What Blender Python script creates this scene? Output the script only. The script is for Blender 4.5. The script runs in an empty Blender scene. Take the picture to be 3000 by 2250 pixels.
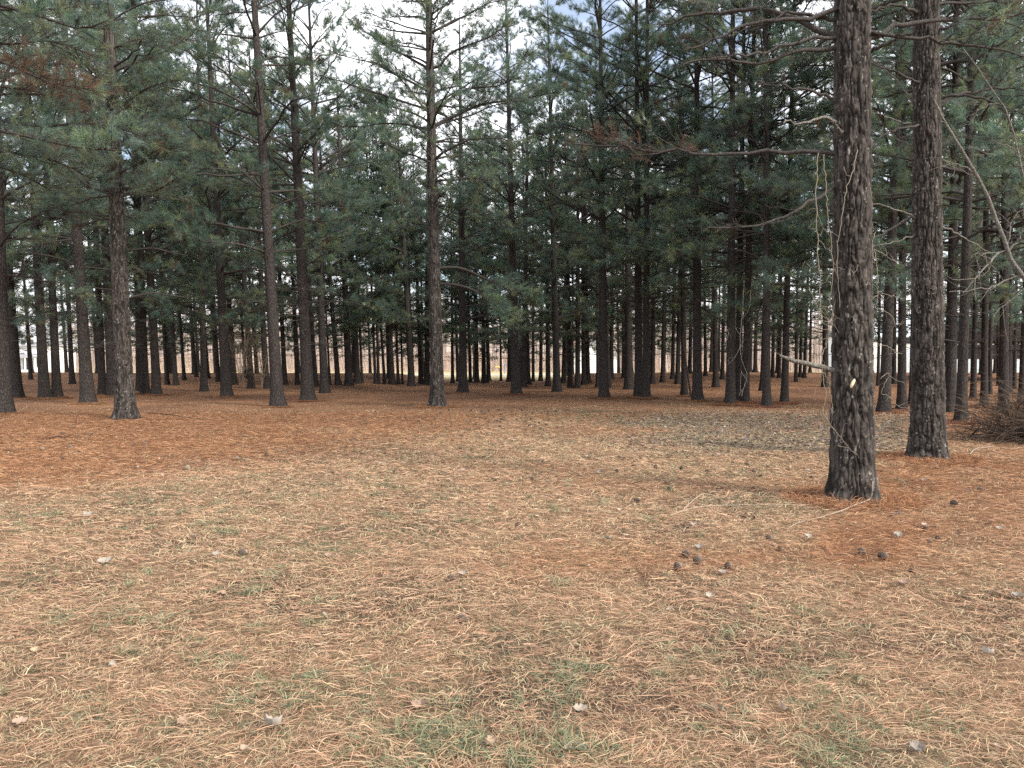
import bpy, math
import numpy as np
from mathutils import Vector
R = math.radians
scene = bpy.context.scene
COL = scene.collection

# ------------------------------------------------------------------ camera
CAMZ, PITCH, FPX = 1.55, R(-1.526), 2253.0
cam_d = bpy.data.cameras.new("camera")
cam_d.sensor_width = 36.0
cam_d.lens = FPX / 3000 * 36
cam_d.clip_start, cam_d.clip_end = 0.05, 2000
cam = bpy.data.objects.new("camera", cam_d)
cam.location = (0, 0, CAMZ)
cam.rotation_euler = (R(90) + PITCH, 0, 0)
COL.objects.link(cam)
scene.camera = cam

# ------------------------------------------------------------------ world and sun
SUN_EL, SUN_AZ = R(36), R(128)        # azimuth clockwise from +Y: from the right, slightly behind the camera
w = bpy.data.worlds.new("World")
scene.world = w
w.use_nodes = True
nt = w.node_tree
nt.nodes.clear()
wo = nt.nodes.new('ShaderNodeOutputWorld')
bg = nt.nodes.new('ShaderNodeBackground')
sky = nt.nodes.new('ShaderNodeTexSky')
sky.sky_type = 'NISHITA'
sky.sun_disc = False
sky.sun_elevation, sky.sun_rotation = SUN_EL, SUN_AZ
sky.air_density, sky.dust_density = 1.0, 1.5
tc = nt.nodes.new('ShaderNodeTexCoord')
mp = nt.nodes.new('ShaderNodeMapping')
mp.inputs['Scale'].default_value = (1.0, 1.0, 2.2)
nz = nt.nodes.new('ShaderNodeTexNoise')
nz.inputs['Scale'].default_value = 3.2
nz.inputs['Detail'].default_value = 7
nz.inputs['Roughness'].default_value = 0.55
rp = nt.nodes.new('ShaderNodeValToRGB')
rp.color_ramp.elements[0].position = 0.40
rp.color_ramp.elements[0].color = (0.14, 0.14, 0.14, 1)
rp.color_ramp.elements[1].position = 0.55
mx = nt.nodes.new('ShaderNodeMix')
mx.data_type = 'RGBA'
mx.inputs[7].default_value = (9.5, 9.5, 9.8, 1)
nt.links.new(tc.outputs['Generated'], mp.inputs['Vector'])
nt.links.new(mp.outputs[0], nz.inputs['Vector'])
nt.links.new(nz.outputs['Fac'], rp.inputs[0])
nt.links.new(rp.outputs[0], mx.inputs[0])
nt.links.new(sky.outputs[0], mx.inputs[6])
nt.links.new(mx.outputs[2], bg.inputs['Color'])
bg.inputs['Strength'].default_value = 0.10
nt.links.new(bg.outputs[0], wo.inputs['Surface'])

sd = bpy.data.lights.new("sun", 'SUN')
sd.energy, sd.angle, sd.color = 2.6, R(16), (1.0, 0.93, 0.82)
sun = bpy.data.objects.new("sun", sd)
sdir = Vector((math.sin(SUN_AZ) * math.cos(SUN_EL), math.cos(SUN_AZ) * math.cos(SUN_EL), math.sin(SUN_EL)))
sun.rotation_euler = sdir.to_track_quat('Z', 'Y').to_euler()
COL.objects.link(sun)

vs = scene.view_settings
vs.view_transform, vs.look, vs.gamma, vs.exposure = 'Standard', 'None', 1.0, 1.3
vs.use_curve_mapping = False
scene.cycles.max_bounces = 6
scene.cycles.diffuse_bounces = 4
scene.cycles.transmission_bounces = 3
scene.cycles.use_denoising = False

# ------------------------------------------------------------------ helpers
RNG = np.random.default_rng(7)

def pdir(px, py):
    u = -(py - 1125.0) / FPX
    return np.array([(px - 1500.0) / FPX, math.cos(PITCH) - u * math.sin(PITCH), math.sin(PITCH) + u * math.cos(PITCH)])

def P(px, py, D):
    d = pdir(px, py)
    return np.array([0, 0, CAMZ]) + d * (D / d[1])

def hsh(i, j, k, seed):
    with np.errstate(over='ignore'):
        n = (i.astype(np.int64) * 374761393 + j.astype(np.int64) * 668265263 + k.astype(np.int64) * 2147483647 + seed * 974634777)
        n = (n ^ (n >> 13)) * 1274126177
        n = n ^ (n >> 16)
    return (n & 0xffffff) / float(0xffffff)

def noise(x, y, z=None, seed=0):
    x = np.asarray(x, float); y = np.asarray(y, float)
    z = np.zeros_like(x) if z is None else np.asarray(z, float)
    xi, yi, zi = np.floor(x), np.floor(y), np.floor(z)
    fx, fy, fz = x - xi, y - yi, z - zi
    fx, fy, fz = [f * f * (3 - 2 * f) for f in (fx, fy, fz)]
    r = 0
    for a in (0, 1):
        for b in (0, 1):
            for c in (0, 1):
                r = r + hsh(xi + a, yi + b, zi + c, seed) * (fx if a else 1 - fx) * (fy if b else 1 - fy) * (fz if c else 1 - fz)
    return r

def fbm(x, y, z=None, seed=0, oct=4):
    s, a, t = 0, 0.5, 0
    for o in range(oct):
        f = 2 ** o
        s = s + a * noise(x * f, y * f, None if z is None else z * f, seed + o)
        t += a; a *= 0.5
    return s / t

def sstep(a, b, x):
    t = np.clip((np.asarray(x, float) - a) / (b - a), 0, 1)
    return t * t * (3 - 2 * t)

def terrain(x, y):
    x = np.asarray(x, float); y = np.asarray(y, float)
    h = 0.10 * (fbm(x / 7 + 3.1, y / 7 + 8.2, seed=5, oct=3) - 0.5) * sstep(6, 22, y)
    h = h + 0.016 * (noise(x / 0.8, y / 0.8, seed=9) - 0.5) + 0.012 * (noise(x / 0.25, y / 0.25, seed=10) - 0.5)
    gap = sstep(-12, -7, x) * (1 - sstep(3, 7, x))
    amp = 0.72 * (1 - gap) * (1 + 0.25 * (noise(x / 9, y / 30, seed=3) - 0.5))
    h = h + amp * sstep(40, 66, y) * (1 - sstep(70, 92, y))
    h = h + np.clip(y - 150, 0, 400) * 0.07
    return h

def ground_hit(px, py, dmax=69.0):
    d = pdir(px, py)
    ys = np.arange(2.5, dmax, 0.05)
    t = ys / d[1]
    x = d[0] * t; z = CAMZ + d[2] * t
    h = terrain(x, ys)
    k = np.nonzero(z < h)[0]
    i = k[0] if len(k) else len(ys) - 1
    return np.array([x[i], ys[i], float(h[i])])

def material(name):
    m = bpy.data.materials.new(name)
    m.use_nodes = True
    n = m.node_tree
    b = n.nodes['Principled BSDF']
    return m, n, b

def N(n, t, **kw):
    o = n.nodes.new(t)
    for k, v in kw.items():
        if k in o.inputs: o.inputs[k].default_value = v
        else: setattr(o, k, v)
    return o

def plain(name, c, rough=0.7, var=0.25, scale=6.0, metal=0.0):
    m, n, b = material(name)
    t = N(n, 'ShaderNodeTexNoise', Scale=scale, Detail=6.0)
    tcn = N(n, 'ShaderNodeTexCoord')
    n.links.new(tcn.outputs['Object'], t.inputs['Vector'])
    r = N(n, 'ShaderNodeValToRGB')
    e = r.color_ramp.elements
    e[0].position, e[1].position = 0.3, 0.7
    e[0].color = tuple(v * (1 - var) for v in c) + (1,)
    e[1].color = tuple(min(1, v * (1 + var)) for v in c) + (1,)
    n.links.new(t.outputs['Fac'], r.inputs[0]); n.links.new(r.outputs[0], b.inputs['Base Color'])
    b.inputs['Roughness'].default_value = rough
    b.inputs['Metallic'].default_value = metal
    b.inputs['Specular IOR Level'].default_value = 0.2
    return m

def attr_mat(name, rough=0.75, trans=0.0, rnd=0.0, spec=0.25):
    m, n, b = material(name)
    a = N(n, 'ShaderNodeAttribute'); a.attribute_name = 'col'
    src = a.outputs['Color']
    if rnd:
        oi = N(n, 'ShaderNodeObjectInfo')
        hs = N(n, 'ShaderNodeHueSaturation')
        mr = N(n, 'ShaderNodeMapRange'); mr.inputs[3].default_value = 1 - rnd; mr.inputs[4].default_value = 1 + rnd
        mh = N(n, 'ShaderNodeMapRange'); mh.inputs[3].default_value = 0.488; mh.inputs[4].default_value = 0.512
        n.links.new(oi.outputs['Random'], mr.inputs[0]); n.links.new(mr.outputs[0], hs.inputs['Value'])
        n.links.new(oi.outputs['Random'], mh.inputs[0]); n.links.new(mh.outputs[0], hs.inputs['Hue'])
        n.links.new(src, hs.inputs['Color']); src = hs.outputs[0]
    n.links.new(src, b.inputs['Base Color'])
    b.inputs['Roughness'].default_value = rough
    b.inputs['Specular IOR Level'].default_value = spec
    if trans:
        tr = N(n, 'ShaderNodeBsdfTranslucent'); n.links.new(src, tr.inputs['Color'])
        ms = N(n, 'ShaderNodeMixShader'); ms.inputs[0].default_value = trans
        n.links.new(b.outputs[0], ms.inputs[1]); n.links.new(tr.outputs[0], ms.inputs[2])
        n.links.new(ms.outputs[0], n.nodes['Material Output'].inputs['Surface'])
    return m

def bark_mat(name, dark, light, spots=0.0, sc=1.0, bump=1.0, mscale=1.0):
    m, n, b = material(name)
    tcn = N(n, 'ShaderNodeTexCoord')
    mpn = N(n, 'ShaderNodeMapping'); mpn.inputs['Scale'].default_value = (9 * sc, 9 * sc, 1.7 * sc)
    n.links.new(tcn.outputs['Object'], mpn.inputs[0])
    nzn = N(n, 'ShaderNodeTexNoise', Scale=2.6, Detail=8.0, Roughness=0.65)
    n.links.new(mpn.outputs[0], nzn.inputs['Vector'])
    mp2 = N(n, 'ShaderNodeMapping'); mp2.inputs['Scale'].default_value = (14 * sc, 14 * sc, 5.0 * sc)
    n.links.new(tcn.outputs['Object'], mp2.inputs[0])
    vo = N(n, 'ShaderNodeTexVoronoi', Scale=1.5); vo.feature = 'DISTANCE_TO_EDGE'
    n.links.new(mp2.outputs[0], vo.inputs['Vector'])
    r2 = N(n, 'ShaderNodeValToRGB'); r2.color_ramp.elements[1].position = 0.16
    n.links.new(vo.outputs['Distance'], r2.inputs[0])
    mul = N(n, 'ShaderNodeMath', operation='MULTIPLY')
    n.links.new(nzn.outputs['Fac'], mul.inputs[0]); n.links.new(r2.outputs[0], mul.inputs[1])
    r = N(n, 'ShaderNodeValToRGB')
    r.color_ramp.elements[0].position, r.color_ramp.elements[1].position = 0.12, 0.72
    r.color_ramp.elements[0].color = dark + (1,); r.color_ramp.elements[1].color = light + (1,)
    n.links.new(mul.outputs[0], r.inputs[0])
    src = r.outputs[0]
    if spots:
        v2 = N(n, 'ShaderNodeTexVoronoi', Scale=24.0 * mscale)
        n.links.new(tcn.outputs['Object'], v2.inputs['Vector'])
        n3 = N(n, 'ShaderNodeTexNoise', Scale=2.5, Detail=2.0)
        n.links.new(tcn.outputs['Object'], n3.inputs['Vector'])
        ml = N(n, 'ShaderNodeMath', operation='MULTIPLY'); ml.inputs[1].default_value = 0.52
        n.links.new(n3.outputs['Fac'], ml.inputs[0])
        lt = N(n, 'ShaderNodeMath', operation='LESS_THAN')
        n.links.new(v2.outputs['Distance'], lt.inputs[0])
        su = N(n, 'ShaderNodeMath', operation='SUBTRACT'); su.inputs[1].default_value = 0.26 - spots
        n.links.new(ml.outputs[0], su.inputs[0]); n.links.new(su.outputs[0], lt.inputs[1])
        mm = N(n, 'ShaderNodeMix'); mm.data_type = 'RGBA'
        n.links.new(lt.outputs[0], mm.inputs[0]); n.links.new(src, mm.inputs[6])
        mm.inputs[7].default_value = (0.36, 0.36, 0.32, 1)
        src = mm.outputs[2]
    n.links.new(src, b.inputs['Base Color'])
    bp = N(n, 'ShaderNodeBump', Strength=0.9 * bump, Distance=0.02)
    n.links.new(mul.outputs[0], bp.inputs['Height']); n.links.new(bp.outputs[0], b.inputs['Normal'])
    b.inputs['Roughness'].default_value = 0.9
    b.inputs['Specular IOR Level'].default_value = 0.15
    return m

def tag(o, label=None, cat=None, group=None, kind=None):
    if label: o['label'] = label
    if cat: o['category'] = cat
    if group: o['group'] = group
    if kind: o['kind'] = kind
    return o

class Buf:
    """collects quads/triangles as numpy arrays, then becomes ONE mesh"""
    def __init__(s):
        s.v = []; s.n = 0; s.q = []; s.t = []; s.qm = []; s.tm = []; s.c = []
    def add(s, v, quads=None, tris=None, mat=0, col=None):
        v = np.asarray(v, np.float32).reshape(-1, 3)
        if quads is not None and len(quads):
            q = np.asarray(quads, np.int64).reshape(-1, 4) + s.n
            s.q.append(q); s.qm.append(np.full(len(q), mat, np.int32))
        if tris is not None and len(tris):
            t = np.asarray(tris, np.int64).reshape(-1, 3) + s.n
            s.t.append(t); s.tm.append(np.full(len(t), mat, np.int32))
        c = np.ones((len(v), 4), np.float32)
        if col is not None: c[:, :3] = col
        s.c.append(c); s.v.append(v); s.n += len(v)
    def mesh(s, name, mats, smooth=True, usecol=True):
        me = bpy.data.meshes.new(name)
        v = np.concatenate(s.v)
        q = np.concatenate(s.q) if s.q else np.zeros((0, 4), np.int64)
        t = np.concatenate(s.t) if s.t else np.zeros((0, 3), np.int64)
        me.vertices.add(len(v)); me.vertices.foreach_set('co', v.ravel())
        nl = len(q) * 4 + len(t) * 3
        me.loops.add(nl); me.loops.foreach_set('vertex_index', np.concatenate([q.ravel(), t.ravel()]).astype(np.int32))
        me.polygons.add(len(q) + len(t))
        ls = np.concatenate([np.arange(len(q)) * 4, len(q) * 4 + np.arange(len(t)) * 3]).astype(np.int32)
        me.polygons.foreach_set('loop_start', ls)
        mi = np.concatenate((s.qm or [np.zeros(0, np.int32)]) + (s.tm or [np.zeros(0, np.int32)])).astype(np.int32)
        me.polygons.foreach_set('material_index', mi)
        me.polygons.foreach_set('use_smooth', np.full(len(q) + len(t), smooth))
        me.update(calc_edges=True)
        if usecol:
            a = me.color_attributes.new('col', 'FLOAT_COLOR', 'POINT')
            a.data.foreach_set('color', np.concatenate(s.c).ravel())
        for m in mats: me.materials.append(m)
        return me
    def obj(s, name, mats, parent=None, smooth=True, usecol=True):
        o = bpy.data.objects.new(name, s.mesh(name, mats, smooth, usecol))
        COL.objects.link(o); o.parent = parent
        return o

def nrm(v):
    return v / np.maximum(np.linalg.norm(v, axis=-1, keepdims=True), 1e-9)

def tubes(buf, pts, rad, S=6, mat=0, col=None, cap=True):
    """batched tubes: pts (N,K,3), rad (N,K)"""
    pts = np.asarray(pts, float); rad = np.asarray(rad, float)
    if pts.ndim == 2: pts = pts[None]; rad = rad[None]
    Nn, K, _ = pts.shape
    t = np.empty_like(pts)
    t[:, 1:-1] = pts[:, 2:] - pts[:, :-2]; t[:, 0] = pts[:, 1] - pts[:, 0]; t[:, -1] = pts[:, -1] - pts[:, -2]
    t = nrm(t)
    ov = nrm(pts[:, -1] - pts[:, 0])
    ref = np.where(np.abs(ov[:, 2:3]) > 0.8, np.array([[1.0, 0, 0]]), np.array([[0, 0, 1.0]]))[:, None, :]
    u = nrm(np.cross(t, np.broadcast_to(ref, t.shape))); v = np.cross(u, t)
    a = np.arange(S) * 2 * math.pi / S
    ring = u[:, :, None, :] * np.cos(a)[None, None, :, None] + v[:, :, None, :] * np.sin(a)[None, None, :, None]
    V = pts[:, :, None, :] + ring * rad[:, :, None, None]
    base = (np.arange(Nn) * K * S)[:, None, None]
    k = np.arange(K - 1)[None, :, None] * S; s_ = np.arange(S)[None, None, :]; s2 = (s_ + 1) % S
    q = np.stack([base + k + s_, base + k + s2, base + k + S + s2, base + k + S + s_], -1).reshape(-1, 4)
    c = None
    if col is not None:
        c = np.asarray(col, float)
        if c.ndim == 2: c = np.repeat(c, K * S, axis=0)
    buf.add(V.reshape(-1, 3), quads=q, mat=mat, col=c)
    return V

def resample(pts, K):
    pts = np.asarray(pts, float)
    # Catmull-Rom through the traced points
    if len(pts) > 2:
        e = np.vstack([2 * pts[0] - pts[1], pts, 2 * pts[-1] - pts[-2]])
        out = []
        for i in range(1, len(e) - 2):
            for s in np.linspace(0, 1, 6, endpoint=False):
                a, b, c, d = e[i - 1], e[i], e[i + 1], e[i + 2]
                out.append(0.5 * ((2 * b) + (-a + c) * s + (2 * a - 5 * b + 4 * c - d) * s * s + (-a + 3 * b - 3 * c + d) * s ** 3))
        out.append(pts[-1]); pts = np.array(out)
    L = np.concatenate([[0], np.cumsum(np.linalg.norm(np.diff(pts, axis=0), axis=1))])
    t = np.linspace(0, L[-1], K)
    return np.stack([np.interp(t, L, pts[:, i]) for i in range(3)], 1)

# ------------------------------------------------------------------ materials
M_BARK = bark_mat('pine_bark', (0.022, 0.018, 0.017), (0.078, 0.068, 0.063), 0.0, 1.0, 1.0)
M_BARK_NEAR = None
M_LIMB = bark_mat('limb_bark', (0.032, 0.028, 0.026), (0.095, 0.084, 0.078), 0.0, 2.5, 0.4)
M_PALE = bark_mat('pale_bark', (0.08, 0.075, 0.065), (0.23, 0.215, 0.19), 0.0, 2.0, 0.5)
M_NEEDLE = attr_mat('needles', 0.5, 0.5, 0.14, 0.4)
M_STRAW = attr_mat('straw', 0.8, 0.2, 0, 0.15)
M_CONE = attr_mat('cone_scales', 0.8, 0, 0.2, 0.15)
M_LEAF = attr_mat('dry_leaf', 0.75, 0.15, 0.15, 0.2)
M_BARK_NEAR = attr_mat('furrowed_bark', 0.9, 0, 0, 0.15)
_n = M_BARK_NEAR.node_tree
_t = N(_n, 'ShaderNodeTexNoise', Scale=70.0, Detail=6.0, Roughness=0.7); _c = N(_n, 'ShaderNodeTexCoord')
_m = N(_n, 'ShaderNodeMapping'); _m.inputs['Scale'].default_value = (1, 1, 0.45)
_b = N(_n, 'ShaderNodeBump', Strength=0.9, Distance=0.012)
_n.links.new(_c.outputs['Object'], _m.inputs[0]); _n.links.new(_m.outputs[0], _t.inputs['Vector'])
_n.links.new(_t.outputs['Fac'], _b.inputs['Height']); _n.links.new(_b.outputs[0], _n.nodes['Principled BSDF'].inputs['Normal'])
M_WOODY = attr_mat('twig_bark', 0.9, 0, 0.1, 0.1)

# ------------------------------------------------------------------ ground colours
def zones(x, y):
    """colour zones of the litter on the ground: orange needle litter, leaf patch, green tinge"""
    y = np.maximum(np.asarray(y, float), 1.2); x = np.asarray(x, float)
    px = 1500 + FPX * x / y; py = 1065 + 3492.0 / y
    wob = (fbm(x / 2.2, y / 2.2, seed=21) - 0.5)
    pyw = py + wob * (py - 1065) * 0.55
    bound = np.interp(px, [-900, 0, 450, 900, 1300, 1600, 2100, 2450, 2800, 3400], [1400, 1395, 1375, 1300, 1245, 1205, 1203, 1210, 1250, 1300])
    orange = 1 - sstep(-70, 130, pyw - bound + (noise(x / 0.4, y / 0.4, seed=29) - 0.5) * 50)
    right = sstep(2330, 2560, px + wob * 400) * sstep(1318, 1360, pyw) * (1 - sstep(1580, 1860, pyw))
    band = 0.6 * sstep(1250, 1700, px) * (1 - sstep(2500, 2900, px)) * np.exp(-((pyw - 1630) / 70) ** 2)
    band2 = 0.35 * np.exp(-((pyw - 1400) / 30) ** 2) * sstep(1000, 1500, px)
    orange = np.clip(orange + 0.10 + right * 0.6 + band + band2, 0, 1)
    leaf = sstep(1680, 2050, px + wob * 400) * (1 - sstep(2620, 2760, px)) * sstep(1200, 1218, py) * (1 - sstep(1300, 1352, pyw - (px - 2100) * 0.03))
    g = fbm(x / 0.9, y / 0.9, seed=33, oct=4)
    green = (0.12 + 0.6 * sstep(0.50, 0.72, g)) * (1 - orange)
    green = np.clip(green + 0.6 * np.exp(-(((px - 380) / 420) ** 2 + ((py - 1520) / 60) ** 2)) * sstep(0.40, 0.6, g)
                    + 0.6 * np.exp(-(((px - 1700) / 330) ** 2 + ((py - 1222) / 22) ** 2))
                    + 0.35 * np.exp(-(((px - 1250) / 500) ** 2 + ((py - 1300) / 45) ** 2))
                    + 0.4 * np.exp(-(((px - 1350) / 260) ** 2 + ((py - 2180) / 130) ** 2)) * sstep(0.35, 0.6, g)
                    + 0.35 * np.exp(-(((px - 2350) / 380) ** 2 + ((py - 2120) / 110) ** 2)) * sstep(0.35, 0.6, g), 0, 1)
    lawn = sstep(72, 80, y)
    return orange, leaf, green, lawn

C_OR = np.array([0.295, 0.158, 0.090]); C_OR2 = np.array([0.190, 0.103, 0.064])
C_TAN = np.array([0.285, 0.190, 0.120]); C_DRK = np.array([0.110, 0.076, 0.058])
C_GRN = np.array([0.130, 0.125, 0.078]); C_LEAF = np.array([0.190, 0.165, 0.120])

def ground_col(x, y):
    o, l, g, lw = [a[:, None] for a in zones(x, y)]
    n1 = fbm(x / 0.6, y / 0.6, seed=40)[:, None]; n2 = fbm(x / 3.1, y / 3.1, seed=44)[:, None]; n3 = noise(x / 0.12, y / 0.12, seed=46)[:, None]
    base = C_TAN * (1 - sstep(0.45, 0.75, n1)) + C_DRK * sstep(0.45, 0.75, n1)
    org = C_OR * (1 - sstep(0.4, 0.75, n2)) + C_OR2 * sstep(0.4, 0.75, n2)
    c = base * (1 - o) + org * o
    c = c * (1 - l) + C_LEAF * l
    c = c * (1 - 0.45 * g) + C_GRN * 0.45 * g
    c = c * (1 - lw) + np.array([0.42, 0.35, 0.20]) * lw
    far = sstep(140, 160, y)[:, None]
    c = c * (1 - far) + np.array([0.42, 0.34, 0.27]) * far
    return c * (0.68 + 0.50 * n3)

def spaced(a, b, fine, grow, mx_):
    out = [a]; s = fine
    while out[-1] < b:
        out.append(out[-1] + s); s = min(s * grow, mx_)
    return np.array(out)

gy = np.concatenate([-spaced(0, 60, 0.5, 1.15, 12)[::-1][:-1], spaced(0, 2.0, 0.5, 1, 1)[:-1], spaced(2.0, 600, 0.045, 1.0075, 25)])
gxp = spaced(0, 500, 0.06, 1.016, 30)
gx = np.concatenate([-gxp[::-1][:-1], gxp])
X, Y = np.meshgrid(gx, gy)
Z = terrain(X.ravel(), Y.ravel())
gb = Buf()
nx_, ny_ = len(gx), len(gy)
i = np.arange(nx_ - 1)[None, :]; j = np.arange(ny_ - 1)[:, None] * nx_
q = np.stack([j + i, j + i + 1, j + i + 1 + nx_, j + i + nx_], -1).reshape(-1, 4)
gb.add(np.stack([X.ravel(), Y.ravel(), Z], 1), quads=q, col=ground_col(X.ravel(), Y.ravel()))
mg, n, b = material('needle_litter_ground')
a = N(n, 'ShaderNodeAttribute'); a.attribute_name = 'col'
tcn = N(n, 'ShaderNodeTexCoord')
n1 = N(n, 'ShaderNodeTexNoise', Scale=38.0, Detail=8.0, Roughness=0.75)
n.links.new(tcn.outputs['Object'], n1.inputs['Vector'])
n2 = N(n, 'ShaderNodeTexNoise', Scale=4.0, Detail=9.0, Roughness=0.7)
n.links.new(tcn.outputs['Object'], n2.inputs['Vector'])
mr = N(n, 'ShaderNodeMapRange'); mr.inputs[1].default_value = 0.3; mr.inputs[2].default_value = 0.7; mr.inputs[3].default_value = 0.5; mr.inputs[4].default_value = 1.5
n.links.new(n1.outputs['Fac'], mr.inputs[0])
mr2 = N(n, 'ShaderNodeMapRange'); mr2.inputs[1].default_value = 0.3; mr2.inputs[2].default_value = 0.7; mr2.inputs[3].default_value = 0.68; mr2.inputs[4].default_value = 1.32
n.links.new(n2.outputs['Fac'], mr2.inputs[0])
mu = N(n, 'ShaderNodeMath', operation='MULTIPLY'); n.links.new(mr.outputs[0], mu.inputs[0]); n.links.new(mr2.outputs[0], mu.inputs[1])
vm = N(n, 'ShaderNodeVectorMath', operation='SCALE'); n.links.new(a.outputs['Color'], vm.inputs[0]); n.links.new(mu.outputs[0], vm.inputs['Scale'])
n.links.new(vm.outputs[0], b.inputs['Base Color'])
bp = N(n, 'ShaderNodeBump', Strength=0.8, Distance=0.03); n.links.new(mu.outputs[0], bp.inputs['Height']); n.links.new(bp.outputs[0], b.inputs['Normal'])
b.inputs['Roughness'].default_value = 0.95; b.inputs['Specular IOR Level'].default_value = 0.08
tag(gb.obj('ground', [mg]), kind='structure')

# ------------------------------------------------------------------ straw, needles and grass on the ground
def wedge(nm, d0, d1, power, rng, half=0.86):
    """sample positions; areal density falls as distance**-power"""
    u = rng.random(nm); e = 2 - power
    d = (d0 ** e + u * (d1 ** e - d0 ** e)) ** (1 / e)
    return rng.uniform(-half, half, nm) * (d + 1.6), d

def blades(buf, x, y, L, wd, az, lift, curl, z0, col, K=3):
    nm = len(x); s = np.linspace(0, 1, K)
    azs = az[:, None] + curl[:, None] * s[None, :]
    el = lift[:, None] * (1 - 1.5 * s[None, :])
    step = L[:, None] / (K - 1)
    dx = np.cos(azs) * np.cos(el) * step; dy = np.sin(azs) * np.cos(el) * step; dz = np.sin(el) * step
    px_ = x[:, None] + np.concatenate([np.zeros((nm, 1)), np.cumsum(dx[:, :-1], 1)], 1)
    py_ = y[:, None] + np.concatenate([np.zeros((nm, 1)), np.cumsum(dy[:, :-1], 1)], 1)
    pz_ = z0[:, None] + np.concatenate([np.zeros((nm, 1)), np.cumsum(dz[:, :-1], 1)], 1)
    pz_ += terrain(px_.ravel(), py_.ravel()).reshape(px_.shape)
    taper = np.interp(s, [0, 0.5, 1], [0.8, 1, 0.15])
    sx = -np.sin(azs) * wd[:, None] * taper / 2; sy = np.cos(azs) * wd[:, None] * taper / 2
    tw = RNG.normal(0, 0.5, (nm, 1)) * wd[:, None] * taper
    V = np.stack([np.stack([px_ - sx, py_ - sy, pz_ - tw / 2], -1), np.stack([px_ + sx, py_ + sy, pz_ + tw / 2], -1)], 2)
    base = (np.arange(nm) * K * 2)[:, None]; k = np.arange(K - 1)[None] * 2
    q = np.stack([base + k, base + k + 1, base + k + 3, base + k + 2], -1).reshape(-1, 4)
    buf.add(V.reshape(-1, 3), quads=q, col=np.repeat(col * 1.0, K * 2, axis=0))

def grow(x, d):
    return np.clip(d / 3.2, 1, 5) ** 0.75

def needles_layer():
    rng = np.random.default_rng(11)
    x, y = wedge(480000, 2.3, 24, 1.4, rng)
    o, l, g, _ = zones(x, y)
    keep = rng.random(len(x)) < np.clip(0.62 + 0.4 * o - 0.5 * l - 0.25 * g, 0.1, 1)
    x, y, o = x[keep], y[keep], o[keep]; nm = len(x)
    gs = grow(x, y)
    L = rng.uniform(0.05, 0.13, nm) * (1 + 0.2 * (gs - 1))
    field = fbm(x / 0.5, y / 0.5, seed=71) * 9
    az = field + rng.normal(0, 0.8, nm)
    pal = np.array([[0.49, 0.290, 0.190], [0.62, 0.415, 0.285], [0.36, 0.200, 0.130], [0.57, 0.405, 0.26]])
    pal2 = np.array([[0.38, 0.195, 0.100], [0.50, 0.285, 0.160], [0.27, 0.125, 0.066], [0.43, 0.24, 0.13]])
    k = rng.integers(0, 4, nm)
    c = pal[k] * (1 - o[:, None]) + pal2[k] * o[:, None]
    c = c * rng.uniform(0.65, 1.15, (nm, 1))
    bf = Buf()
    blades(bf, x, y, L, rng.uniform(0.0013, 0.0023, nm) * gs, az, rng.normal(0.10, 0.16, nm), rng.normal(0, 0.5, nm), rng.uniform(0.004, 0.034, nm), c)
    tag(bf.obj('pine_straw', [M_STRAW]), 'fallen orange-brown pine needles lying all over the open ground', 'pine needles', kind='stuff')

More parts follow.
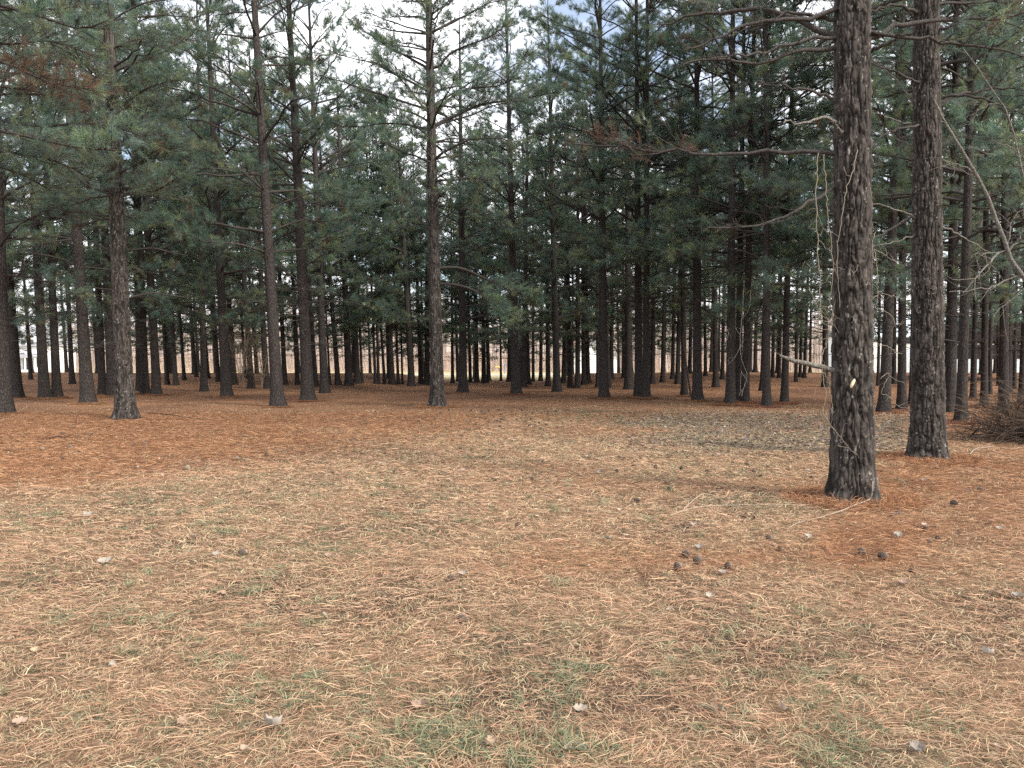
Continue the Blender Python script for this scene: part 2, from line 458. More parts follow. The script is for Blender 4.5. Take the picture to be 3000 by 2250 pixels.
def grass_layer():
    rng = np.random.default_rng(12)
    # tufts of dry grass with some green
    tx, ty = wedge(58000, 2.3, 30, 1.4, rng)
    o, l, g, _ = zones(tx, ty)
    keep = rng.random(len(tx)) < np.clip(1.0 - 0.85 * o - 0.4 * l + 0.3 * g, 0.05, 1)
    tx, ty, g = tx[keep], ty[keep], g[keep]
    per = 9
    nm = len(tx) * per
    gsT = grow(tx, ty); spread = np.repeat(rng.uniform(0.02, 0.06, len(tx)) * gsT, per)
    x = np.repeat(tx, per) + rng.normal(0, 1, nm) * spread; y = np.repeat(ty, per) + rng.normal(0, 1, nm) * spread
    gs = np.repeat(gsT, per); gg = np.repeat(g, per)
    pal = np.array([[0.58, 0.45, 0.28], [0.47, 0.35, 0.21], [0.68, 0.56, 0.37], [0.34, 0.26, 0.16]])
    palg = np.array([[0.18, 0.22, 0.12], [0.26, 0.28, 0.16], [0.14, 0.18, 0.12], [0.34, 0.33, 0.20]])
    tuftgreen = np.repeat(rng.random(len(tx)), per)
    isg = (rng.random(nm) < np.clip(gg * 0.6 + 0.35, 0, 0.85)) & (tuftgreen < 0.32 + 0.55 * gg)
    k = rng.integers(0, 4, nm)
    c = np.where(isg[:, None], palg[k], pal[k]) * rng.uniform(0.7, 1.12, (nm, 1)) * np.repeat(rng.uniform(0.8, 1.1, len(tx)), per)[:, None]
    L = rng.uniform(0.02, 0.065, nm) * (1 + 0.15 * (gs - 1)) * np.repeat(rng.uniform(0.6, 1.25, len(tx)), per)
    bf = Buf()
    blades(bf, x, y, L, rng.uniform(0.0016, 0.0032, nm) * gs, rng.uniform(0, 6.283, nm), rng.uniform(0.1, 0.95, nm), rng.normal(0, 0.6, nm), np.full(nm, 0.0), c, K=4)
    # stronger green and bleached tufts here and there
    tc_ = []
    for cx_, cy_, sx_, sy_, n_ in [(1330, 2170, 130, 70, 26), (1650, 1990, 70, 40, 14), (2400, 2120, 130, 70, 22), (1600, 2230, 120, 30, 12), (250, 1520, 200, 18, 18), (560, 1560, 150, 20, 12), (650, 1800, 300, 90, 26),
                                   (1180, 1480, 300, 40, 20), (1700, 1500, 200, 60, 14), (2150, 1950, 400, 160, 22), (960, 2060, 200, 70, 12), (2520, 1400, 60, 30, 8), (300, 2080, 250, 70, 8), (1900, 1420, 250, 40, 12), (1800, 1222, 170, 14, 46), (2150, 1245, 250, 20, 24)]:
        for _ in range(n_):
            h_ = ground_hit(rng.normal(cx_, sx_), min(rng.normal(cy_, sy_), 2290)); tc_.append(h_)
    tc_ = np.array(tc_); ng = len(tc_); per2 = 42
    strawy = rng.random(ng) < 0.10
    big = rng.uniform(0.5, 1.15, ng) * np.where(strawy, 0.6, 1); X_ = np.repeat(tc_, per2, 0); B_ = np.repeat(big, per2); mm = ng * per2
    X_[:, 0] += rng.normal(0, 0.045, mm) * B_; X_[:, 1] += rng.normal(0, 0.045, mm) * B_
    c2 = np.where(np.repeat(strawy, per2)[:, None], np.array([[0.52, 0.41, 0.27]]), palg[rng.integers(0, 4, mm)] * 0.9) * rng.uniform(0.7, 1.15, (mm, 1))
    gsx = grow(0, X_[:, 1])
    blades(bf, X_[:, 0], X_[:, 1], rng.uniform(0.05, 0.13, mm) * B_, rng.uniform(0.002, 0.0042, mm) * gsx ** 0.7, rng.uniform(0, 6.283, mm), rng.uniform(0.3, 1.25, mm), rng.normal(0, 0.5, mm), np.zeros(mm), c2, K=4)
    tag(bf.obj('grass', [M_STRAW]), 'short dry tan grass with green blades mixed in across the clearing', 'grass', kind='stuff')

def leaf_mesh(buf, cx, cy, cz, size, rot, tilt, curl, col, rng, n=5):
    """curled lobed dry leaf"""
    s = np.linspace(-1, 1, n); t = np.linspace(-0.5, 0.5, 4)
    S, T = np.meshgrid(s, t, indexing='ij')
    wv = (1 - S ** 2) ** 0.6 + 0.12
    wv = wv * (1 + 0.3 * np.sin(S * 9 + rng.random() * 6))
    lx = S * size / 2; ly = T * wv * size * 0.62
    lz = curl * np.abs(T * 2) ** 1.6 * size * 0.42 + 0.25 * curl * S ** 2 * size + rng.normal(0, size * 0.03, S.shape)
    ca, sa = math.cos(rot), math.sin(rot)
    ct, st = math.cos(tilt), math.sin(tilt)
    ly, lz = ly * ct - lz * st, ly * st + lz * ct
    V = np.stack([cx + lx * ca - ly * sa, cy + lx * sa + ly * ca, cz + lz - lz.min() + 0.004], -1).reshape(-1, 3)
    i = np.arange(n - 1)[:, None] * 4; j = np.arange(3)[None]
    q = np.stack([i + j, i + j + 4, i + j + 5, i + j + 1], -1).reshape(-1, 4)
    buf.add(V, quads=q, col=col)

def leaf_patch():
    rng = np.random.default_rng(15)
    bf = Buf()
    x, y = wedge(60000, 9, 27, 0.6, rng)
    _, l, _, _ = zones(x, y)
    stray = rng.random(len(x)) < 0.02
    keep = (rng.random(len(x)) < l * 0.55) | (stray & (x > -3) & (y < 25))
    x, y = x[keep][:6500], y[keep][:6500]
    z = terrain(x, y)
    pal = np.array([[0.26, 0.20, 0.165], [0.20, 0.145, 0.11], [0.34, 0.285, 0.25], [0.13, 0.09, 0.07], [0.26, 0.18, 0.12]])
    for a_, b_, c_ in zip(x, y, z):
        leaf_mesh(bf, a_, b_, c_ + 0.01, rng.uniform(0.03, 0.085), rng.uniform(0, 6.28), rng.normal(0, 0.5), rng.uniform(0.2, 0.9), pal[rng.integers(0, 5)] * rng.uniform(0.8, 1.3), rng, 4)
    tag(bf.obj('leaf_litter', [M_LEAF]), 'grey-brown patch of fallen leaves in front of the wood, left of the vine-hung pine', 'fallen leaves', kind='stuff')

def debris():
    rng = np.random.default_rng(16); bf = Buf(); m = 2600
    x, y = wedge(m, 2.5, 22, 1.2, rng); z = terrain(x, y) + rng.uniform(0.008, 0.03, m)
    az = rng.uniform(0, 6.28, m); L_ = rng.uniform(0.015, 0.09, m) * np.where(rng.random(m) < 0.1, 2.5, 1); el = rng.normal(0, 0.15, m)
    d = np.stack([np.cos(az), np.sin(az), el], 1); p0 = np.stack([x, y, z], 1)
    k_ = p0 + d * L_[:, None] * 0.5 + rng.normal(0, 0.004, (m, 3))
    tubes(bf, np.stack([p0, k_, p0 + d * L_[:, None]], 1), rng.uniform(0.0012, 0.0045, (m, 1)) * np.array([[1, 1, 0.6]]), 4, col=np.array([[0.11, 0.075, 0.055]]) * rng.uniform(0.4, 2.6, (m, 1)))
    tag(bf.obj('twig_litter', [M_WOODY]), 'bits of twig and bark sprinkled through the straw', 'twigs', kind='stuff')
    bf = Buf(); x, y = wedge(420, 3.0, 22, 1.2, rng)
    pal = np.array([[0.24, 0.16, 0.11], [0.36, 0.28, 0.22], [0.15, 0.10, 0.075]])
    for a_, b_, z_ in zip(x, y, terrain(x, y)):
        leaf_mesh(bf, a_, b_, z_ + 0.012, rng.uniform(0.025, 0.06), rng.uniform(0, 6.28), rng.normal(0, 0.4), rng.uniform(0.1, 0.8), pal[rng.integers(0, 3)] * rng.uniform(0.7, 1.3), rng, 4)
    tag(bf.obj('leaf_crumbs', [M_LEAF]), 'small broken brown leaf bits sunk in the straw of the clearing', 'leaf bits', kind='stuff')

needles_layer(); grass_layer(); leaf_patch(); debris()

# ------------------------------------------------------------------ pine tree builder
GREENS = np.array([[0.120, 0.178, 0.138], [0.150, 0.210, 0.160], [0.096, 0.150, 0.122], [0.185, 0.225, 0.125]])
BROWN = np.array([0.15, 0.085, 0.055])

def tufts(buf, c, d, rng, per, nl, nw, col, mat=1):
    """needle tufts: per thin triangles each, fanned about direction d"""
    n_ = len(c)
    d = nrm(d)
    C_ = np.repeat(c, per, 0); D_ = np.repeat(d, per, 0)
    rv = nrm(rng.normal(0, 1, (n_ * per, 3)))
    k = rng.uniform(0.35, 1.25, (n_ * per, 1))
    nd = nrm(D_ + rv * k)
    C_ = C_ + D_ * rng.uniform(-0.06, 0.05, (n_ * per, 1))
    ln = nl * rng.uniform(0.7, 1.15, (n_ * per, 1))
    sd_ = nrm(np.cross(nd, rng.normal(0, 1, (n_ * per, 3)))) * nw / 2
    V = np.stack([C_ - sd_, C_ + sd_, C_ + nd * ln], 1).reshape(-1, 3)
    T = np.arange(n_ * per * 3).reshape(-1, 3)
    cc = np.repeat(np.repeat(col, per, 0) * rng.uniform(0.8, 1.2, (n_ * per, 1)), 3, 0)
    buf.add(V, tris=T, mat=mat, col=cc)

def foliate(buf, pts, rng, dens=1.0, start=0.25, per=12, nl=0.12, nw=0.006, blen=0.8, brown=0.0, bare=0.0, matw=0):
    """side branchlets, twigs and needle tufts on a batch of limbs pts (N,K,3)"""
    Nn, K, _ = pts.shape
    L = np.linalg.norm(np.diff(pts, axis=1), axis=2).sum(1)
    nb = np.maximum((L * 8 * dens).astype(int), 2)
    li = np.repeat(np.arange(Nn), nb); m = len(li)
    s = start + (1 - start) * rng.random(m) ** 0.85
    f = s * (K - 1); i0 = np.minimum(f.astype(int), K - 2); fr = (f - i0)[:, None]
    p0 = pts[li, i0] * (1 - fr) + pts[li, i0 + 1] * fr
    t = nrm(pts[li, i0 + 1] - pts[li, i0])
    side = nrm(np.cross(t, np.array([0, 0, 1.0])))
    sg = np.where(rng.random(m) < 0.5, -1, 1)[:, None]
    up = np.array([0, 0, 1.0])
    d0 = nrm(t * rng.uniform(0.4, 1.1, (m, 1)) + side * sg * rng.uniform(0.4, 1.0, (m, 1)) + up * rng.normal(0.12, 0.28, (m, 1)))
    bl = blen * rng.uniform(0.35, 1.0, m) * (1.15 - 0.6 * s) * np.clip(L[li] / 2.2, 0.35, 1.2)
    kk = np.array([0, 0.35, 0.7, 1.0])
    bp_ = p0[:, None] + d0[:, None] * (bl[:, None] * kk)[..., None] + up * (0.12 * bl[:, None] * kk ** 2)[..., None] + rng.normal(0, 0.02, (m, 4, 3)) * kk[None, :, None]
    tubes(buf, bp_, np.broadcast_to(np.array([0.008, 0.006, 0.0045, 0.003]), (m, 4)) * (0.7 + 0.3 * bl[:, None]), 3, mat=matw)
    # twigs
    nt_ = 3
    ti = np.repeat(np.arange(m), nt_); mt = len(ti)
    st = rng.uniform(0.3, 1.0, mt)
    tp = p0[ti] + (bp_[ti, 3] - p0[ti]) * st[:, None]
    td = nrm(nrm(bp_[ti, 3] - p0[ti]) + nrm(rng.normal(0, 1, (mt, 3))) * 0.8 + up * 0.15)
    tl = rng.uniform(0.08, 0.26, mt) * np.clip(blen / 0.8, .5, 1)
    tw = np.stack([tp, tp + td * tl[:, None]], 1)
    tubes(buf, tw, np.broadcast_to(np.array([0.004, 0.0025]), (mt, 2)), 3, mat=matw)
    keep = rng.random(mt) > bare
    tp, td, tl, ti = tp[keep], td[keep], tl[keep], ti[keep]
    if len(tp) == 0: return
    c = np.concatenate([tp + td * tl[:, None], tp + td * tl[:, None] * 0.45, bp_[ti[::2], 3]])
    d = np.concatenate([td, td, nrm(bp_[ti[::2], 3] - bp_[ti[::2], 2])])
    clump = GREENS[rng.integers(0, 4, m)] * rng.uniform(0.82, 1.4, (m, 1)) * (1 + rng.normal(0, 0.06, (m, 3)))
    bq = (rng.random(m) < brown)[:, None]
    clump = np.where(bq, BROWN * rng.uniform(0.7, 1.3, (m, 1)), clump)
    cc = np.concatenate([clump[ti], clump[ti], clump[ti[::2]]])
    tufts(buf, c, d, rng, per, nl, nw, cc)

def limbs_random(rng, H, z0, z1, Lmax, axis, whorl=0.62, nper=(2, 4), top_taper=True, K=8):
    out, rad = [], []
    z = z0
    while z < z1:
        for _ in range(rng.integers(nper[0], nper[1] + 1)):
            zz = z + rng.uniform(-0.08, 0.08)
            t = np.clip((zz - z0) / (H - z0), 0, 1)
            prof = (0.72 + 0.28 * math.sin(min(1, t * 3) * math.pi / 2)) * (1 - t ** 2.8) + 0.08 if top_taper else 1
            L = Lmax * prof * rng.uniform(0.6, 1.15)
            az = rng.uniform(0, 2 * math.pi)
            e0 = R(rng.normal(10 + 42 * t, 10)); e1 = R(rng.normal(-10 + 55 * t, 13))
            s = np.linspace(0, 1, K)
            el = e0 + (e1 - e0) * s; aa = az + rng.normal(0, 0.35) * s
            d = np.stack([np.cos(aa) * np.cos(el), np.sin(aa) * np.cos(el), np.sin(el)], 1) * (L / (K - 1))
            p = np.vstack([np.zeros(3), np.cumsum(d[:-1], 0)]) + np.array([*axis(zz), zz])
            p[1:] += rng.normal(0, 0.02 * L, (K - 1, 3)) * s[1:, None]
            out.append(p); rad.append((0.010 + 0.010 * L) * (1 - 0.8 * s))
        z += whorl * rng.uniform(0.7, 1.3)
    return np.array(out), np.array(rad)

def crown_mesh(seed, H=21, hb=5.0, Lmax=2.7, dens=1.0, per=12, nl=0.12, nw=0.006, dead=True, extra=None, bare=0.06, brown=0.03, z_low=2.0, name='crown', whorl=0.80):
    rng = np.random.default_rng(seed)
    bx, by, ph = rng.normal(0, 0.05), rng.normal(0, 0.05), rng.random() * 6
    axis = lambda z: (0.0, 0.0)
    bf = Buf()
    p, r = limbs_random(rng, H, hb, H - 0.3, Lmax, axis, whorl)
    tubes(bf, p, r, 5)
    foliate(bf, p, rng, dens, 0.38, per, nl, nw, brown=brown, bare=bare)
    if dead:   # dead bare lower limbs
        p, r = limbs_random(rng, H, z_low, hb + 0.6, 1.7, axis, 0.55, (1, 3), False)
        tubes(bf, p, r * 0.7, 4)
        foliate(bf, p, rng, 0.55, 0.3, 4, nl, nw, blen=0.5, bare=0.93, brown=0.5)
    if extra: extra(bf, rng)
    return bf.mesh(name, [M_LIMB, M_NEEDLE])

def trunk_mesh(seed, H=21.0, r=0.2, sides=14, rings=None, amp=0.004, hi=None, name='trunk', fine=False, flare=1.0):
    rng = np.random.default_rng(seed)
    if rings is None: rings = np.concatenate([[-0.25, 0, 0.06, 0.14, 0.26, 0.45, 0.8], np.linspace(1.3, H, 22)])
    z = rings; zc = np.clip(z, 0, H)
    rr = r * (1 - zc / H) ** 0.75 * 1.06 + 0.012
    rr = rr * (1 + flare * (0.42 * np.exp(-zc / 0.30) + 0.12 * np.exp(-zc / 1.0)))
    a = np.arange(sides) * 2 * math.pi / sides
    A, Zz = np.meshgrid(a, z); Rr = np.repeat(rr[:, None], sides, 1)
    Rr = Rr * (1 + 0.16 * np.exp(-np.clip(Zz, 0, 9) / 0.28) * np.sin(A * 5 + seed + np.sin(A * 2) * 1.3))
    cx, cy = np.cos(A), np.sin(A)
    if fine:
        f = 1.0 / 0.034
        warp = (noise(cx * r * 22, cy * r * 22, Zz * 6, seed + 3) - 0.5) * 1.5
        n1_ = noise(cx * r * f * 0.9 + warp, cy * r * f * 0.9 + warp, Zz * 3.6, seed)
        n2_ = noise(cx * r * f * 2.0 + warp, cy * r * f * 2.0, Zz * 9, seed + 1)
        n3_ = noise(cx * r * f * 4, cy * r * f * 4, Zz * 45, seed + 2)
        furrow = 1 - np.clip(np.abs(n1_ - 0.5) * 5.5, 0, 1)
        furrow2 = 1 - np.clip(np.abs(n2_ - 0.5) * 5, 0, 1)
        n4_ = noise(cx * r * 19 + 5, cy * r * 19, Zz * 13 + warp, seed + 4)
        crack = 1 - np.clip(np.abs(n4_ - 0.5) * 9, 0, 1)
        flake = np.floor(noise(cx * r * 30, cy * r * 30, Zz * 12, seed + 6) * 4) / 4
        Rr = Rr + amp * (-1.25 * furrow - 0.5 * furrow2 - 0.7 * crack + 0.6 * flake + 0.7 * (n3_ - 0.5) + 0.35)
        knots = sum(np.exp(-(((Zz - kz) / 0.07) ** 2 + ((np.angle(np.exp(1j * (A - ka)))) * r / 0.06) ** 2)) * kh
                    for kz, ka, kh in [(rng.uniform(0.6, 7), rng.uniform(0, 6.28), rng.uniform(0.008, 0.03)) for _ in range(26)])
        Rr = Rr + knots
        plate = noise(cx * r * 20, cy * r * 20, Zz * 7, seed + 8)
        tone = (0.35 + 0.65 * (1 - np.clip(furrow * 1.2, 0, 1))) * (0.75 + 0.5 * n3_) * (0.75 + 0.5 * plate) * (1 - 0.35 * furrow2) * (1 - 0.45 * crack) * (0.72 + 0.7 * flake)
        bcol = tone[..., None] * np.array([0.080, 0.069, 0.062])
        fl = sstep(0.80, 0.86, noise(cx * r * 60, cy * r * 60, Zz * 34, seed + 9)) * sstep(0.35, 0.6, plate)
        bcol = bcol * (1 - fl[..., None]) + np.array([0.26, 0.25, 0.22]) * fl[..., None]
    else:
        Rr = Rr * (1 + amp / r * (noise(cx * 4 + seed, cy * 4, Zz * 2.3, seed) - 0.5) * 2)
        # whorl scars: faint rings where limbs once stood
        ring = sum(np.exp(-((Zz - h) / 0.05) ** 2) for h in np.arange(1.3, 12, 0.62))
    V = np.stack([cx * Rr, cy * Rr, Zz], -1).reshape(-1, 3)
    i = np.arange(len(z) - 1)[:, None] * sides; j = np.arange(sides)[None]; j2 = (j + 1) % sides
    q = np.stack([i + j, i + j2, i + sides + j2, i + sides + j], -1).reshape(-1, 4)
    bf = Buf(); bf.add(V, quads=q, col=bcol.reshape(-1, 3) if fine else None)
    return bf.mesh(name, [M_BARK_NEAR if fine else M_BARK], usecol=fine)

# shared meshes for the many pines
FAR_C = [crown_mesh(100 + k, hb=h, Lmax=l, dens=0.72, per=18, nl=0.21, nw=0.008) for k, (h, l) in enumerate([(3.4, 3.8), (4.3, 3.4), (3.0, 3.9), (4.6, 3.2), (3.8, 3.7)])]
LOW_C = [crown_mesh(150 + k, hb=h, Lmax=l, dens=0.8, per=18, nl=0.21, nw=0.009, z_low=1.4) for k, (h, l) in enumerate([(2.3, 3.2), (2.9, 3.5), (2.6, 2.9)])]
MID_C = [crown_mesh(200 + k, hb=h, Lmax=l, dens=0.76, per=23, nl=0.18, nw=0.006) for k, (h, l) in enumerate([(4.3, 4.0), (5.1, 3.6), (4.7, 4.2), (3.9, 3.9)])]
TR = [trunk_mesh(300 + k, r=0.2, sides=14, amp=0.006) for k in range(5)]

LEANX = [-400, 0, 900, 1282, 1769, 2140, 2300, 2500, 3000]
LEANV = [-0.045, -0.045, -0.052, -0.02, -0.008, 0.01, 0.02, 0.0, 0.0]

def place_pine(pos, rad, lean, crown, trunk, rng, hs=None, spin=None, label='', group=None):
    root = bpy.data.objects.new('pine_tree', None)
    root.empty_display_size = 0.5
    COL.objects.link(root)
    root.location = pos
    root.rotation_euler = (rng.normal(0, 0.012), math.atan(lean), 0)
    hs = hs or (rng.uniform(0.96, 1.12) if pos[1] < 47 else rng.uniform(0.84, 1.04))
    for nm, me in (('trunk', trunk), ('crown', crown)):
        o = bpy.data.objects.new(nm, me)
        COL.objects.link(o); o.parent = root
        o.rotation_euler = (0, 0, rng.uniform(0, 6.283) if spin is None else spin)
        if nm == 'trunk': o.scale = (rad / 0.2, rad / 0.2, hs)
        else:
            q_ = hs * rng.uniform(0.92, 1.08); o.scale = (q_, q_, hs)
    tag(root, label, 'pine tree', group)
    return root

# traced pines: base x, base y, trunk width, (x, y of a higher point on the trunk or None)   [pixels of the 3000 px photograph]
T = [(11,1213,38,(-8,700)),(52,1166,25,(34,880)),(131,1170,26,(111,700)),(167,1168,22,(149,700)),(212,1125,13,(203,953)),
(257,1184,32,(228,700)),(301,1156,19,(285,759)),(329,1163,24,(312,700)),(407,1145,14,(400,836)),(425,1156,21,(409,700)),
(460,1159,22,(436,700)),(490,1127,11,None),(515,1129,12,None),(540,1114,9,None),(598,1147,17,(592,804)),(611,1109,8,None),
(640,1118,11,None),(664,1165,27,(637,700)),(686,1127,15,None),(737,1138,16,None),(781,1138,16,None),(814,1193,32,(784,700)),
(835,1127,13,None),(871,1127,11,None),(903,1175,32,(879,700)),(926,1132,12,None),(951,1152,21,(933,700)),(967,1129,6,None),
(991,1128,14,(974,922)),(1023,1130,20,None),(1047,1123,17,None),(1061,1122,7,None),(1100,1125,8,None),(1109,1125,8,None),
(1127,1125,8,None),(1148,1126,16,None),(1167,1125,8,None),(1179,1125,6,None),(1206,1132,17,(1190,835)),(1233,1125,12,None),
(1251,1127,16,None),(1326,1123,9,None),(1357,1148,23,(1353,745)),(1378,1121,9,None),(1397,1121,12,None),
(1415,1123,8,None),(1422,1123,5,None),(1429,1121,7,None),(1435,1116,6,None),(1493,1118,14,None),(1512,1157,24,(1507,962)),
(1534,1134,16,None),(1547,1127,14,None),(1562,1118,8,None),(1584,1116,10,None),(1606,1132,13,(1603,894)),(1632,1148,20,None),
(1651,1123,12,None),(1671,1136,14,None),(1692,1136,14,None),(1711,1127,13,None),(1723,1123,12,None),(1752,1134,10,None),
(1769,1168,24,(1764,700)),(1784,1136,12,None),(1791,1111,12,None),(1813,1091,7,None),(1827,1107,10,None),(1842,1141,22,None),
(1872,1166,22,(1868,700)),(1893,1168,20,(1893,700)),(1912,1125,12,None),(1941,1120,11,None),(1970,1111,10,None),(1985,1125,13,None),
(2005,1160,16,None),(2043,1175,25,(2043,700)),(2067,1102,9,None),(2083,1090,8,None),(2097,1134,15,(2093,777)),
(2116,1111,10,None),(2140,1188,24,(2145,700)),(2163,1177,19,None),(2183,1181,20,None),(2233,1145,13,None),(2246,1193,21,(2249,700)),
(2263,1105,9,None),(2282,1107,9,None),(2298,1184,19,(2309,700)),(2331,1118,9,None),(2344,1105,8,None),(2356,1107,9,None),
(2418,1134,17,None),(2572,1130,8,None),(2590,1211,28,(2608,813)),(2619,1125,11,None),(2642,1202,22,(2649,700)),(2674,1188,18,None),
(2785,1211,26,None),(2816,1242,26,None),(2851,1173,14,None),(2883,1195,17,None),(2940,1207,24,None),(2900,1160,10,None),
(2926,1130,10,None),(2955,1150,12,None),(2972,1140,9,None),(2770,1125,8,None),(2992,1185,16,None),
(8,1120,9,None),(90,1112,9,None),(575,1105,8,None),(720,1108,8,None),(1468,1112,6,None),(1340,1118,6,None)]
ANCH = [(-20, 'left edge of the photo'), (368, 'pale-barked front pine'), (903, 'paired leaning pines'), (1282, 'lone tall central pine'),
        (1882, 'two touching trunks'), (2497, 'big vine-hung pine'), (2719, 'second big rough pine')]
ORD = ['first', 'second', 'third', 'fourth', 'fifth', 'sixth', 'seventh', 'eighth', 'ninth', 'tenth', 'eleventh', 'twelfth', 'thirteenth', 'fourteenth', 'fifteenth', 'sixteenth', 'seventeenth', 'eighteenth', 'nineteenth', 'twentieth', 'twenty-first', 'twenty-second', 'twenty-third', 'twenty-fourth', 'twenty-fifth', 'twenty-sixth', 'twenty-seventh', 'twenty-eighth', 'twenty-ninth', 'thirtieth', 'thirty-first', 'thirty-second', 'thirty-third', 'thirty-fourth', 'thirty-fifth']
rt = np.random.default_rng(77)
T.sort()
cnt = {}
occupied = []
for (bx, by, wpx, up) in T:
    near = by >= 1140
    pos = ground_hit(bx, by)
    D = pos[1]
    lean = float(np.interp(bx, LEANX, LEANV)) + rt.normal(0, 0.012)
    if up:
        pu = P(up[0], up[1], D); lean = (pu[0] - pos[0]) / (pu[2] - pos[2])
    rad = wpx / FPX * D / 2 * 0.97
    if bx in (903, 814): lab = None
    a = [k for k in ANCH if k[0] < bx][-1]
    key = (a[1], near); cnt[key] = cnt.get(key, 0) + 1
    o_ = ORD[cnt[key] - 1]
    if bx == 814: lab = 'sturdy rough pine leaning left, the left of the paired leaning pines'
    elif bx == 903: lab = 'sturdy rough pine leaning left, the right of the paired leaning pines'
    elif bx == 1872: lab = 'dark trunk, the left of the two touching trunks right of centre'
    elif bx == 1893: lab = 'greyer trunk, the right of the two touching trunks right of centre'
    elif bx == 2140: lab = 'grey-barked pine hung with pale crooked vine twigs, left of the vine-hung pine'
    elif bx == 11: lab = 'thick dark pine cut off by the left edge of the photo'
    elif near:
        th = 'thick' if wpx > 23 else ('medium' if wpx > 18 else 'slim')
        lab = '%s dark pine, %s nearer trunk right of the %s' % (th, o_, a[1])
    else:
        th = 'sturdy' if wpx > 13 else ('slim' if wpx > 8 else 'very thin')
        lab = '%s distant pine, %s small far trunk right of the %s' % (th, o_, a[1])
    cm = MID_C if D < 40 else FAR_C
    place_pine(pos, rad, lean, cm[rt.integers(0, len(cm))], TR[rt.integers(0, 5)], rt, label=lab, group='pines of the wood')
    occupied.append((pos[0], pos[1]))

# back rows behind the traced trunks, and rows just outside the frame
def free(x, y, r):
    return all((x - a) ** 2 + (y - b) ** 2 > r * r for a, b in occupied)
nb = 0
for gyy in np.arange(44, 82, 4.4):
    for gxx in np.arange(-62, 63, 5.2):
        x = gxx + rt.normal(0, 0.7); y = gyy + rt.normal(0, 0.7)
        pxx = 1500 + FPX * x / y
        if abs(x / y) > 0.80 or not free(x, y, 3.3): continue
        if 1428 < pxx < 1490 and y > 50: continue
        if 2540 < pxx < 2760 and y > 50 and rt.random() < 0.6: continue
        if y < 60 and -0.67 < x / y < 0.67: continue
        if rt.random() < (0.12 if y < 72 else 0.4) and not (1500 < pxx < 2350 or pxx > 2760): continue
        third = 'left' if pxx < 1000 else ('middle' if pxx < 2000 else 'right')
        place_pine((x, y, float(terrain(x, y))), rt.uniform(0.10, 0.17), float(np.interp(pxx, LEANX, LEANV)) + rt.normal(0, 0.01), (LOW_C[rt.integers(0, 3)] if rt.random() < 0.75 else FAR_C[rt.integers(0, 5)]), TR[rt.integers(0, 5)], rt, hs=rt.uniform(0.76, 0.95),
                   label='slender dark pine crowded in the hindmost rows of the %s third of the wood' % third, group='hindmost pines, %s third' % third)
        occupied.append((x, y)); nb += 1

# ------------------------------------------------------------------ the four leading pines
def root_at(name, pos, lean=0.0):
    r_ = bpy.data.objects.new(name, None); r_.empty_display_size = 0.5
    COL.objects.link(r_); r_.location = pos; r_.rotation_euler = (0, math.atan(lean), 0)
    bpy.context.view_layer.update()
    return r_

def local(root, pts):
    inv = root.matrix_world.inverted()
    return np.array([list(inv @ Vector(p)) for p in pts])

def traced(root, pxs, D, dd=0.0, K=12):
    """limb traced in the photograph at its tree's own depth D, swinging dd metres nearer or farther at its tip"""
    n_ = len(pxs)
    pts = [P(x, y, D + dd * (k / (n_ - 1)) ** 1.2) for k, (x, y) in enumerate(pxs)]
    return resample(local(root, pts), K)

cr = lambda pts, ox=2000, oy=0: [(ox + 0.452 * a, oy + 0.452 * b) for a, b in pts]

# central pine
pc = ground_hit(1282, 1193); Dc = pc[1]
pu = P(1271, 700, Dc)
rc = root_at('pine_tree', pc, (pu[0] - pc[0]) / (pu[2] - pc[2]))
tag(rc, 'tall lone pine with rough bark standing forward in the centre, open limbs above', 'pine tree', 'pines of the wood')
cl = [cr(l, 1000, o_) for l, o_ in [
    ([(625, 190), (760, 185), (900, 240), (1050, 310), (1180, 370), (1260, 420)], 700), ([(625, 290), (760, 300), (900, 350), (1000, 420), (1080, 520)], 700),
    ([(600, 810), (480, 740), (350, 700), (170, 640)], 0), ([(610, 810), (650, 790), (760, 740), (900, 680), (1150, 640), (1400, 600)], 0),
    ([(600, 770), (520, 680), (400, 530), (250, 400)], 0), ([(605, 750), (700, 640), (850, 570), (1000, 560), (1150, 500)], 0),
    ([(600, 440), (500, 380), (370, 345), (230, 260)], 0), ([(600, 440), (640, 430), (700, 350), (830, 290), (960, 240), (1080, 150)], 0),
    ([(585, 1490), (550, 1470), (460, 1360), (380, 1240), (330, 1150)], 0), ([(590, 1490), (620, 1490), (680, 1410), (760, 1340), (860, 1300)], 0),
    ([(600, 130), (520, 30), (430, -40)], 0), ([(600, 130), (700, 0), (800, -60)], 0)]]
bf = Buf(); rng = np.random.default_rng(501)
dds = [0.8, -1.2, 0.5, 0.9, -0.9, -1.0, 0.8, -0.8, 0.9, -0.4, 0.5, -0.5]
for k, l in enumerate(cl):
    p = traced(rc, l, Dc, dds[k])
    Ll = np.linalg.norm(np.diff(p, axis=0), axis=1).sum()
    tubes(bf, p, (0.022 + 0.009 * Ll) * (1 - 0.75 * np.linspace(0, 1, 12)), 7)
    foliate(bf, p[None], rng, 3.2 if k < 2 else 2.4, 0.45 if k < 2 else 0.22, 18, 0.16, 0.0065, bare=0.03 if k < 2 else 0.08, brown=0.03, blen=0.9)
p, r = limbs_random(rng, 21, 7.2, 20.7, 3.9, lambda z: (0, 0), 0.62, (3, 4))
tubes(bf, p, r, 5); foliate(bf, p, rng, 1.0, 0.25, 15, 0.15, 0.007, bare=0.1)
p, r = limbs_random(rng, 21, 2.4, 6.0, 1.3, lambda z: (0, 0), 0.8, (1, 2), False)
